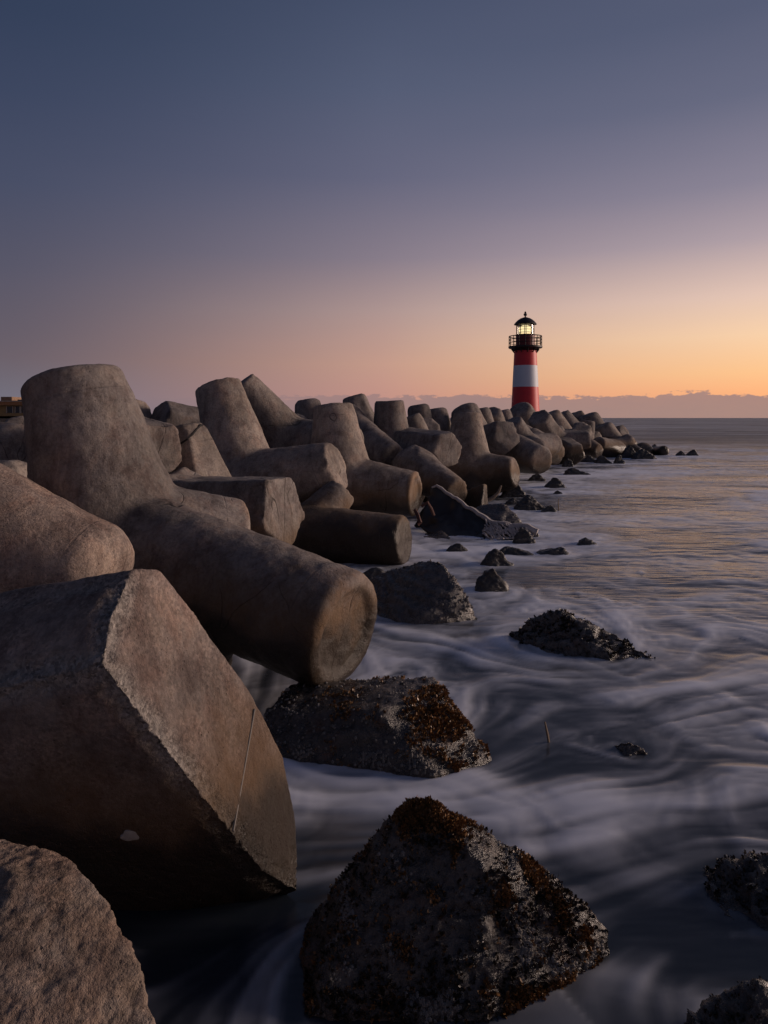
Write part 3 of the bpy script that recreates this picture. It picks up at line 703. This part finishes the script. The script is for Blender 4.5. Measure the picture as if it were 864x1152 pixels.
# ------------------------------------------------------------------ growth on the near rocks
M_WEED = simple('rusty_seaweed', (.19, .095, .035), .4, 0, .6, 14)
M_WEED2 = simple('dark_seaweed', (.03, .018, .01), .35, 0, .5, 9)
M_BARN = simple('barnacle_shell', (.19, .175, .16), .7, 0, .3, 40)
def growth(rock, V, nn, name, mat, count, size, weight, leaf=True, seed=0):
    r = np.random.RandomState(seed); c = np.array(rock.location)
    w = weight(V, nn) * (V[:, 2] > .015); w = np.clip(w, 0, None); 
    idx = r.choice(len(V), count, p=w / w.sum()); vs, fs = [], []
    for i in idx:
        p = V[i] - c; n = nn[i]; a = unit(np.cross(n, r.randn(3))); b = np.cross(n, a)
        s = size * r.uniform(.5, 1.5)
        if leaf:
            for _ in range(4):
                d = unit(n * 1.0 + r.randn(3) * .75); q = unit(np.cross(d, r.randn(3))); L = s * r.uniform(.7, 1.6); wd = s * r.uniform(.25, .6)
                k = len(vs); o = p + (a * r.randn() + b * r.randn()) * s * .35
                vs += [o - q * wd * .4, o + q * wd * .4, o + d * L * .6 + q * wd, o + d * L + n * s * .1, o + d * L * .6 - q * wd]
                fs += [(k, k + 1, k + 2, k + 3), (k, k + 3, k + 4)]
        else:
            k = len(vs); m = 6; ph = r.rand() * 6; hh = s * r.uniform(.5, .9)
            for ring, (rr, hz) in enumerate(((1, -.2), (.85, .35), (.42, 1.0), (.25, .55))):
                vs += [p + (a * math.cos(ph + 6.283 * j / m) + b * math.sin(ph + 6.283 * j / m)) * s * rr + n * hh * hz for j in range(m)]
            for ring in range(3): fs += [(k + ring * m + j, k + ring * m + (j + 1) % m, k + (ring + 1) * m + (j + 1) % m, k + (ring + 1) * m + j) for j in range(m)]
            fs.append(tuple(k + 3 * m + j for j in range(m)))
    me = bpy.data.meshes.new(name); me.from_pydata([tuple(v) for v in vs], [], fs)
    o = link(name, me, mat, rock); o['kind'] = 'stuff'; return o
def wcl(fr, lo, seed): return lambda V: sstep(lo, lo + .25, fbm(V * fr, seed, 3))
up = lambda V, n: np.clip(n[:, 2], 0, 1)
growth(R1, R1v, R1n, 'seaweed', M_WEED, 5200, .0095, lambda V, n: (wcl(6, .12, 2)(V) * (.12 + np.clip(n[:, 0], 0, 1) * 2.4) + 4 * sstep(.42, .5, V[:, 2]) + .01 + .8 * wcl(10, .3, 5)(V)), True, 1)
growth(R1, R1v, R1n, 'dark_seaweed', M_WEED2, 2400, .010, lambda V, n: (.2 + wcl(4, 0, 8)(V)), True, 2)
growth(R1, R1v, R1n, 'barnacles', M_BARN, 1500, .0065, lambda V, n: (wcl(5, .15, 12)(V) * sstep(.45, .1, V[:, 2])), False, 3)
growth(R2, R2v, R2n, 'seaweed', M_WEED, 1600, .014, lambda V, n: (wcl(4, .1, 3)(V) * (.2 + np.clip(n[:, 0], 0, 1) * 3)), True, 4)
growth(R2, R2v, R2n, 'barnacles', M_BARN, 900, .0085, lambda V, n: (.05 + wcl(4, .05, 13)(V) * np.clip(-n[:, 1], 0, 1)), False, 5)
growth(R3, R3v, R3n, 'barnacles', M_BARN, 700, .013, lambda V, n: (.05 + 2 * np.clip(n[:, 0], 0, 1)), False, 6)
growth(R4, R4v, R4n, 'seaweed', M_WEED2, 700, .014, lambda V, n: (.2 + wcl(3, .0, 4)(V)), True, 7)
growth(R6, R6v, R6n, 'seaweed', M_WEED2, 900, .009, lambda V, n: (.2 + wcl(5, .0, 4)(V)), True, 8)
growth(R7, R7v, R7n, 'seaweed', M_WEED2, 600, .008, lambda V, n: (.2 + wcl(5, .0, 4)(V)), True, 9)

# ------------------------------------------------------------------ debris at the waterline
M_NET = simple('grey_net', (.42, .38, .36), .6, 0, .5, 14)
M_SHEET = simple('black_sheet', (.02, .018, .018), .45, 0, .3, 5)
M_WOOD = simple('driftwood', (.24, .18, .13), .75, 0, .3, 8)
M_RUST = simple('rusty_steel', (.10, .045, .035), .7, .3, .4, 20)
edge_pts = [P(486, 549, 13.7), P(505, 557, 13.6), P(518, 566, 13.4), P(530, 575, 13.3), P(545, 584, 13.1), P(560, 590, 12.9), P(575, 594, 12.8), P(592, 597, 12.7), P(606, 603, 12.6)]
low_pts = [P(466, 590, 13.2), P(484, 600, 12.9), P(502, 604, 12.7), P(518, 606, 12.5), P(536, 607, 12.4), P(552, 609, 12.3), P(566, 609, 12.3), P(582, 609, 12.3), P(604, 608, 12.35)]
def drape():
    n, m = 60, 24; V = []
    E = np.array(edge_pts); L = np.array(low_pts); t0 = np.linspace(0, 1, len(E))
    for i in range(n):
        t = i / (n - 1); a = np.array([np.interp(t, t0, E[:, k]) for k in range(3)]); b = np.array([np.interp(t, t0, L[:, k]) for k in range(3)])
        for j in range(m):
            u = j / (m - 1); q = a + (b - a) * u; q[2] -= math.sin(u * math.pi) * .10; V.append(q)
    V = np.array(V); V[:, 2] += fbm(V * 2.6, 71, 4) * .12; V[:, 1] += fbm(V * 3.1, 72, 3) * .1
    i = np.arange(n - 1)[:, None] * m + np.arange(m - 1)[None]; Q = np.stack([i, i + m, i + m + 1, i + 1], -1).reshape(-1, 4)
    root = bpy.data.objects.new('fishing_net', None); COL.objects.link(root); root.location = tuple(E[4])
    o = link('mesh_sheet', mesh_np('mesh_sheet', V - E[4], Q), M_SHEET, root)
    s = o.modifiers.new('s', 'SOLIDIFY'); s.thickness = .03
    mb = MB(); mb.tube([tuple(V[k * m] - E[4] + np.array((0, -.02, .02))) for k in range(0, n, 2)] , [.03 + .05 * (k / n) for k in range(0, n, 2)], 6)
    mb.build('edge_rope', M_NET, root, smooth=True)
    mb = MB(); rr = random.Random(3)
    for k in range(80):      # bunched pale netting over the seaward half
        i0 = rr.randrange(30, n - 8); j0 = rr.randrange(0, m - 8); pts = []
        for q in range(7): pts.append(V[min(n - 1, i0 + q) * m + min(m - 1, j0 + q + rr.randrange(2))] - E[4] + np.array((0, -.06, .06)))
        mb.tube(pts, .014, 5)
    mb.build('net_strands', M_NET, root, smooth=True)
    tag(root, 'torn dark net with a pale rope edge trailing from the tetrapods into the water', 'net')
drape()
mb = MB(); mb.tube([P(467, 574, 12.5), P(470, 580, 12.3), P(473, 588, 12.2), P(470, 590, 12.2)], .035, 7)
tag(mb.build('steel_bar', M_RUST, smooth=True), 'rusty bent bar hanging below the orange stained tetrapod end, left of two', 'steel bar', 'rusty bars at the tetrapod end')
mb = MB(); mb.tube([P(474, 570, 12.7), P(481, 565, 12.7), P(485, 572, 12.7), P(488, 580, 12.7)], .03, 7)
tag(mb.build('steel_bar', M_RUST, smooth=True), 'rusty hooked bar beside the orange stained tetrapod end, right of two', 'steel bar', 'rusty bars at the tetrapod end')
mb = MB(); mb.tube([P(549, 563, 17), P(555, 560, 17), P(561, 554, 17), P(564, 546, 17.0)], [.05, .045, .04, .02], 7)
tag(mb.build('branch', M_WOOD, smooth=True), 'pale driftwood branch leaning up at the waterline below the middle tetrapod', 'branch')
mb = MB(); mb.tube([P(628.5, 575, 16.2), P(628, 565, 16.2), P(629, 560, 16.2)], [.016, .012, .006], 6)
tag(mb.build('twig', M_WOOD, smooth=True), 'thin twig standing upright on a tiny rock off the shore', 'twig')
mb = MB(); mb.tube([P(618, 838, 4.62), P(616, 826, 4.62), P(613, 812, 4.62)], [.009, .010, .006], 6)
tag(mb.build('stick', M_WOOD, smooth=True), 'pale orange stick poking out of the foam above the largest rock', 'stick')
hull_rock('concrete_fragment', [P(521, 553, 15.5), P(545, 544, 15.2), P(541, 572, 15.0), P(519, 576, 15.4), P(548, 545, 15.9), P(549, 568, 16.0), P(521, 554, 16.2)],
    M_CON, .04, 'broken concrete fragment with an orange lit end lying in the debris above the net', 'concrete fragment', .02, (.02, .01), (2, 8), 73, group=None, base=-.1, grow=1.0)
hull_rock('broken_slab', [P(524, 578, 14.3), P(540, 567, 14.3), P(568, 564, 14.1), P(578, 574, 14.0), P(592, 594, 13.7), P(560, 596, 13.6), P(530, 592, 13.8)],
    M_ROCK, .04, 'black broken slab with a glinting seaward edge lying on the torn net', 'slab', .03, (.05, .03), (1.5, 6), 75, group=None, base=.0, grow=1.0)
hull_rock('broken_slab', [P(518, 540, 19), P(526, 537, 19), P(534, 548, 18.4), P(532, 556, 18), P(520, 552, 18)],
    M_CON, .04, 'small pale slab tilted up under the middle tetrapod beside the branch', 'slab', .02, (.02, .01), (2, 8), 76, group=None, base=.0, grow=1.0)

# ------------------------------------------------------------------ lighthouse
LD = 60.0; SC = LD / F
def lz(py): return HC + (HY - py) * SC
lh = bpy.data.objects.new('lighthouse', None); COL.objects.link(lh); lh.location = ((591 - CX) * SC, LD, 1.0)
tag(lh, 'red and white banded lighthouse with a lit lantern room at the end of the breakwater', 'lighthouse')
def Z(py): return lz(py) - 1.0
M_RED = simple('red_paint', (.60, .018, .030), .5, 0, .25, 1.2); M_WHT = simple('white_paint', (.62, .66, .72), .55, 0, .12, 1.0)
M_DRED = simple('dark_red_paint', (.16, .012, .016), .5, 0, .2, 2); M_BLK = simple('black_metal', (.018, .013, .014), .5, .2, .3, 3)
M_STONE = simple('stone_base', (.10, .09, .085), .85, 0, .3, 2)
def rad(py): return np.interp(py, [395, 464, 480], [12.35, 15.75, 16.5]) * SC
def tower(py0, py1, name, mat, extra=0):
    mb = MB(); ys = np.linspace(py0, py1, 6); mb.lathe([(rad(y) + extra, Z(y)) for y in ys], 48); return mb.build(name, mat, lh, smooth=True)
tower(478, 435.5, 'lower_red_band', M_RED); tower(435.5, 411.5, 'white_band', M_WHT, .004); tower(411.5, 394, 'upper_red_band', M_RED)
mb = MB(); mb.lathe([(2.0, -.3), (2.0, Z(478) - .35), (1.7, Z(478) - .3), (1.7, Z(478))], 40); mb.build('footing', M_STONE, lh)
mb = MB(); mb.lathe([(rad(395) + .01, Z(395)), (13.2 * SC, Z(394.6)), (15.5 * SC, Z(392.5)), (18.7 * SC, Z(391.6)), (18.9 * SC, Z(389.8)), (11 * SC, Z(389.6))], 48)
gal = mb.build('gallery', M_BLK, lh, smooth=True)
for k in range(12):
    a = 2 * math.pi * k / 12; mb = MB(); c, s = math.cos(a), math.sin(a)
    mb.tube([(c * 12.4 * SC, s * 12.4 * SC, Z(397)), (c * 15.5 * SC, s * 15.5 * SC, Z(393))], .05, 4); mb.build('bracket', M_BLK, lh)
for k in range(16):
    a = 2 * math.pi * (k + .5) / 16; mb = MB(); mb.tube([(math.cos(a) * 18 * SC, math.sin(a) * 18 * SC, Z(389.9)), (math.cos(a) * 18 * SC, math.sin(a) * 18 * SC, Z(378.6))], .035, 6)
    mb.build('railing_post', M_BLK, lh)
for py in (378.6, 382.2, 385.8):
    mb = MB(); mb.tube([(math.cos(a) * 18 * SC, math.sin(a) * 18 * SC, Z(py)) for a in np.linspace(0, 2 * math.pi, 49)], .03 if py > 380 else .045, 6); mb.build('rail', M_BLK, lh)
mb = MB(); mb.lathe([(10.6 * SC, Z(390)), (10.6 * SC, Z(378)), (11.0 * SC, Z(377.6)), (11.0 * SC, Z(376.6)), (9, Z(376.6))][:4], 32); mb.build('lantern_base', M_DRED, lh, smooth=True)
m_gl = bpy.data.materials.new('lantern_glass'); m_gl.use_nodes = True; g = NT(m_gl.node_tree); g.n.clear()
tr = g.new('ShaderNodeBsdfTransparent'); gl = g.new('ShaderNodeBsdfGlossy'); gl.inputs['Roughness'].default_value = .05; mx = g.new('ShaderNodeMixShader'); mx.inputs[0].default_value = .12
g.put(tr.inputs[0], (.92, .93, .9)); g.l.new(tr.outputs[0], mx.inputs[1]); g.l.new(gl.outputs[0], mx.inputs[2]); oo = g.new('ShaderNodeOutputMaterial'); g.l.new(mx.outputs[0], oo.inputs[0])
mb = MB(); mb.lathe([(9.6 * SC, Z(376.6)), (9.6 * SC, Z(365.6))], 32, cap=False); mb.build('glazing', m_gl, lh, smooth=True)
for k in range(10):
    a = 2 * math.pi * (k + .3) / 10; mb = MB(); mb.tube([(math.cos(a) * 9.9 * SC, math.sin(a) * 9.9 * SC, Z(376.8)), (math.cos(a) * 9.9 * SC, math.sin(a) * 9.9 * SC, Z(365.4))], .035, 4); mb.build('mullion', M_BLK, lh)
M_LAMP = simple('lamp_glow', (.9, .8, .55), .4, emit=(1.0, .80, .42), estr=1.2)
mb = MB(); mb.lathe([(.2, Z(376.4)), (.50, Z(375)), (.60, Z(371)), (.50, Z(367.5)), (.2, Z(366))], 20); lens = mb.build('lamp', M_LAMP, lh, smooth=True)
mb = MB()
for zz in (374.2, 371, 367.8): mb.lathe([(.62, Z(zz) - .015), (.62, Z(zz) + .015)], 20)
for k in range(6):
    a = 2 * math.pi * k / 6 + .2; mb.tube([(math.cos(a) * .62, math.sin(a) * .62, Z(376.4)), (math.cos(a) * .62, math.sin(a) * .62, Z(366))], .03, 4)
mb.build('lens_cage', M_BLK, lens)
mb = MB(); mb.lathe([(10.2 * SC, Z(365.8)), (12.6 * SC, Z(365.2)), (12.4 * SC, Z(364.4)), (10.4 * SC, Z(362)), (8.2 * SC, Z(360)), (5.4 * SC, Z(358.2)), (2.4 * SC, Z(357.2)), (1.1 * SC, Z(356.8))], 40)
dome = mb.build('dome', M_BLK, lh, smooth=True)
mb = MB(); mb.lathe([(.07, Z(357)), (.06, Z(355.6)), (.12, Z(355.2)), (.16, Z(354)), (.14, Z(352.8)), (.06, Z(352.4)), (.10, Z(351.8)), (.07, Z(351)), (.015, Z(350.2))], 16)
mb.build('finial', M_BLK, dome, smooth=True)
mb = MB(); mb.box(-.32, .32, -1.27, -1.15, Z(478), Z(478) + 1.5)

# ------------------------------------------------------------------ beach building far behind on the left
bl = bpy.data.objects.new('beach_building', None); COL.objects.link(bl); BD = 62.0; bl.location = (P(0, 0, BD)[0], BD, 2.35)
tag(bl, 'low flat roofed building with orange fascia far behind at the left edge', 'building')
def bz(py): return HC + (HY - py) / F * BD - 2.35
def bx_(px): return (px - 0) / F * BD
M_OCH = simple('ochre_wall', (.30, .20, .09), .8, 0, .3, 1); M_FAS = simple('orange_fascia', (.33, .15, .06), .7, 0, .2, 1)
M_DWIN = simple('dark_glass', (.02, .022, .03), .15); M_POST = simple('pale_post', (.38, .33, .28), .7)
mb = MB(); mb.box(bx_(-150), bx_(40), 0, 6, -.2, bz(456)); mb.build('wall', M_OCH, bl)
mb = MB(); mb.box(bx_(-152), bx_(42), -.6, 6.3, bz(456) + .003, bz(452)); rf = mb.build('roof', M_FAS, bl)
mb = MB(); mb.box(bx_(-152), bx_(42), -.66, 6.36, bz(452) + .003, bz(451)); mb.build('roof_edge', M_POST, rf)
for x0, x1 in ((-70, -60), (-52, -38), (-30, -12), (8, 15), (17.5, 23), (24, 30)):
    mb = MB(); mb.box(bx_(x0), bx_(x1), -.05, .1, bz(464.5), bz(457.3)); w_ = mb.build('window', M_DWIN, bl)
    for xx in (x0, x1): mb = MB(); mb.box(bx_(xx) - .04, bx_(xx) + .04, -.1, -.051, bz(465), bz(457)); mb.build('jamb', M_POST, w_)
mb = MB(); mb.box(bx_(-6), bx_(6.5), 1, 3, bz(451), bz(446)); mb.build('chimney', simple('brick', (.26, .16, .1), .85, 0, .6, 5), rf)
for x in (13, 17, 20): 
    mb = MB(); mb.box(bx_(x), bx_(x + 3.2), 1, 2, bz(451) + .001, bz(449.2)); mb.build('roof_unit', M_BLK, rf)

# ------------------------------------------------------------------ the sea
def sea():
    Yn = np.exp(np.linspace(math.log(1.15), math.log(60), 640)); Yf = np.exp(np.linspace(math.log(60), math.log(9000), 170))[1:]
    Y = np.concatenate([[-30, -12, -5, -2, -.6, 0, .4, .8], Yn, Yf]); U = np.linspace(-1.15, 1.15, 620)
    YY, UU = np.meshgrid(Y, U, indexing='ij'); XX = UU * (np.maximum(YY, .8) + 3)
    X, Yv = XX.ravel(), YY.ravel()
    obs = [(*np.mean(v, 0)[:2], float(np.ptp(v[:, 0])) / 2) for v in (R1v, R2v, R3v, R4v, R5v, R6v, R7v)] + RCK
    obs.append((float(P(405, 740, 5.5)[0]), 5.3, .35))
    def dmin(x, y):
        d = np.full(x.shape, 1e9)
        for ox, oy, r in obs: d = np.minimum(d, np.sqrt((x - ox) ** 2 + (y - oy) ** 2) - r * .9)
        return d
    def vel(x, y):
        q = np.stack([x, y], 1); e = .05
        def psi(x, y):
            p = np.stack([x, y], 1); s = fbm(p * .55, 81, 3, vnoise2) * 2.0 + fbm(p * 1.6, 84, 2, vnoise2) * .42
            return s * np.clip(1, 0, 1)
        p0 = psi(x, y); gx = (psi(x + e, y) - p0) / e; gy = (psi(x, y + e) - p0) / e
        vx, vy = .95 + gy * .62, -.25 - gx * .62
        for ox, oy, r in obs[:12]:             # water swirls round the rocks
            dx, dy = x - ox, y - oy; rr = dx * dx + dy * dy + 1e-6; w = np.exp(-rr / (2.2 * r) ** 2) * 1.8
            sg = 1 if oy > 3.5 else -1
            vx = vx * (1 - w * .4) + sg * w * (-dy) / np.sqrt(rr); vy = vy * (1 - w * .4) + sg * w * dx / np.sqrt(rr)
        s = np.sqrt(vx * vx + vy * vy) + 1e-6; return vx / s, vy / s
    near = (Yv > .5) & (Yv < 60); xi, yi = X[near], Yv[near]
    step = .012 + .0065 * yi
    fade = 1 / (1 + (yi / 9) ** 2)
    def src(x, y):
        p = np.stack([x, y], 1)
        return (vnoise2(p * 1.4, 90) * .5 + vnoise2(p * 3.6, 91) * .9 + vnoise2(p * 8, 92) * (.4 + 1.1 * fade) + vnoise2(p * 17, 93) * 2.2 * fade) / (1.8 + 2.9 * fade)
    acc = src(xi, yi); cnt = 1.0
    for sgn in (1, -1):
        x, y = xi.copy(), yi.copy()
        for k in range(20):
            if k % 3 == 0: vx, vy = vel(x, y)
            x = x + sgn * vx * step; y = y + sgn * vy * step
            w = 1 - k / 25; acc = acc + src(x, y) * w; cnt += w
    L = acc / cnt; L = (L - L.mean()) / L.std()
    d = dmin(xi, yi); tx = np.abs(xi - toe_x(yi)); shore = np.exp(-np.clip(xi - toe_x(yi), 0, 99) / (1.0 + .22 * yi))
    pn = np.stack([xi, yi], 1); patch = fbm(pn * .42, 95, 3, vnoise2)
    wq = np.stack([fbm(pn * .8, 101, 3, vnoise2), fbm(pn * .8, 105, 3, vnoise2)], 1); wisp = fbm(pn * np.array((.75, 1.3)) + wq * 2.4, 107, 5, vnoise2)
    wq2 = np.stack([fbm(pn * .16, 111, 3, vnoise2), fbm(pn * .16, 115, 3, vnoise2)], 1); wisp2 = fbm(pn * np.array((.13, .3)) + wq2 * 2.2, 117, 5, vnoise2)
    cov = .1 + .35 * shore + 1.1 * np.exp(-np.clip(d, 0, 9) / .3) + patch * 1.3 + wisp * 2.0 + (wisp2 * 3.4 + .45) * sstep(6, 14, yi)  # farther out the foam also paints in bright patches of reflected sky
    for (px, py, rx, ry, a) in ((630, 895, .75, .28, 1.3), (430, 885, .8, .22, .9), (520, 745, 1.0, .5, .8), (460, 600, 1.2, 1.2, .5), (700, 900, .8, .3, .9), (310, 1090, .12, .3, 1.3), (720, 1120, .2, .15, 1.2), (560, 620, 1.5, .8, .8), (740, 720, 1.6, .5, .8), (540, 590, 2.5, 2.5, .4)):
        g_ = G(px, py); cov = cov + a * np.exp(-((xi - g_[0]) / rx) ** 2 - ((yi - g_[1]) / ry) ** 2)
    for (px, py, rx, ry, a) in ((370, 910, .25, .1, 1.0), (260, 1040, 1.0, .55, 2.6), (780, 1060, .6, .4, 1.2), (620, 1100, 1.3, .5, 1.5), (700, 800, 1.0, .6, .7), (440, 920, .4, .12, .8), (350, 1120, .7, .3, 1.4)):
        g_ = G(px, py); cov = cov - a * np.exp(-((xi - g_[0]) / rx) ** 2 - ((yi - g_[1]) / ry) ** 2)
    foam = np.zeros(len(X), np.float32)
    foam[near] = (np.clip((L * .95 + cov + 2.3) / 6.2, 0, 1) ** 2.5) * 2.2 * sstep(60, 44, yi)
    foam = 1 - np.exp(-foam * 1.35)
    foam[near] *= 1 - .8 * sstep(2.95, 2.45, yi) * sstep(.1, .3, xi) * sstep(1.3, .9, xi)
    z = np.zeros(len(X)); z[near] = 0 + foam[near] * .03 + fbm(pn * .5, 97, 2, vnoise2) * .03
    V = np.stack([X, Yv, z], 1); n, m = len(Y), len(U)
    i = np.arange(n - 1)[:, None] * m + np.arange(m - 1)[None]; Q = np.stack([i, i + 1, i + m + 1, i + m], -1).reshape(-1, 4)
    me = mesh_np('sea', V, Q); at = me.attributes.new('foam', 'FLOAT', 'POINT'); at.data.foreach_set('value', foam)
    m_, nn_, b, o = mat_new('sea_water'); N = nn_
    geo = N.new('ShaderNodeNewGeometry'); pos = geo.outputs['Position']
    fa = N.new('ShaderNodeAttribute', attribute_name='foam').outputs['Fac']
    b.inputs['Base Color'].default_value = (.012, .018, .028, 1); b.inputs['IOR'].default_value = 1.33
    sep = N.new('ShaderNodeSeparateXYZ'); N.put(sep.inputs[0], pos); yy = sep.outputs[1]
    N.put(b.inputs['Roughness'], N.mapr(yy, 8, 90, .20, .45))
    w1 = N.noise(N.scale(pos, (.7, 1.3, 1)), 1.0, 3, .5, .8); w2 = N.noise(N.scale(pos, (.10, .30, 1)), 1.0, 6, .62, .4); w3 = N.noise(N.scale(pos, (.008, .03, 1)), 1.0, 5, .6)
    bp = N.new('ShaderNodeBump'); bp.inputs['Strength'].default_value = 1; bp.inputs['Distance'].default_value = 1
    hh = N.math('ADD', N.math('MULTIPLY', w1, N.mapr(yy, 2, 30, .018, .055, smooth=False)), N.math('MULTIPLY', w2, N.math('ADD', N.mapr(yy, 4, 28, .05, .75, smooth=False), N.mapr(yy, 28, 90, 0, 1.2, smooth=False))))
    hh = N.math('ADD', hh, N.math('MULTIPLY', w3, N.mapr(yy, 40, 600, 0, 9.0, smooth=False)))
    N.put(bp.inputs['Height'], hh); N.l.new(bp.outputs[0], b.inputs['Normal'])
    df = N.new('ShaderNodeBsdfDiffuse'); N.put(df.inputs[0], (.88, .91, 1.0))
    # far whitecap smears; their paleness also paints in the reflected sky
    f1 = N.mapr(N.noise(N.scale(pos, (.05, .30, 1)), 1.0, 6, .65, .5), .42, .70); f2 = N.mapr(N.noise(N.scale(pos, (.006, .05, 1)), 1.0, 7, .7, .3), .40, .66)
    ff = N.math('ADD', N.math('MULTIPLY', f1, N.mapr(yy, 8, 35, .06, .50)), N.math('MULTIPLY', f2, N.mapr(yy, 40, 200, 0, .35)))
    fac = N.math('MINIMUM', N.math('ADD', N.math('MULTIPLY', fa, .95), ff), .9)
    mx = N.new('ShaderNodeMixShader'); N.put(mx.inputs[0], fac); N.l.new(b.outputs[0], mx.inputs[1]); N.l.new(df.outputs[0], mx.inputs[2]); N.l.new(mx.outputs[0], o.inputs[0])
    tag(link('sea', me, m_), kind='structure')
sea()

# ------------------------------------------------------------------ leave out the packed tetrapods the view shows nothing of
bpy.context.view_layer.update(); dg = bpy.context.evaluated_depsgraph_get()
eye = Vector((0, 0, HC)); gone = []
fs_ = set(o.name for o in FILL); seen = {}
for py in range(395, 760, 2):
    for px in range(0, 864, 2):
        d = Vector(((px - CX) / F, 1, (HY - py) / F)).normalized()
        hit, loc, nor, i, ob, mt = scn.ray_cast(dg, eye, d)
        if hit and ob.name in fs_: seen[ob.name] = seen.get(ob.name, 0) + 1
for o in FILL:
    if seen.get(o.name, 0) < 3: bpy.data.objects.remove(o)
DBG = globals().get('DEBUG_ID')
print('kept', sum(1 for v in seen.values() if v >= 3), 'of', len(fs_))
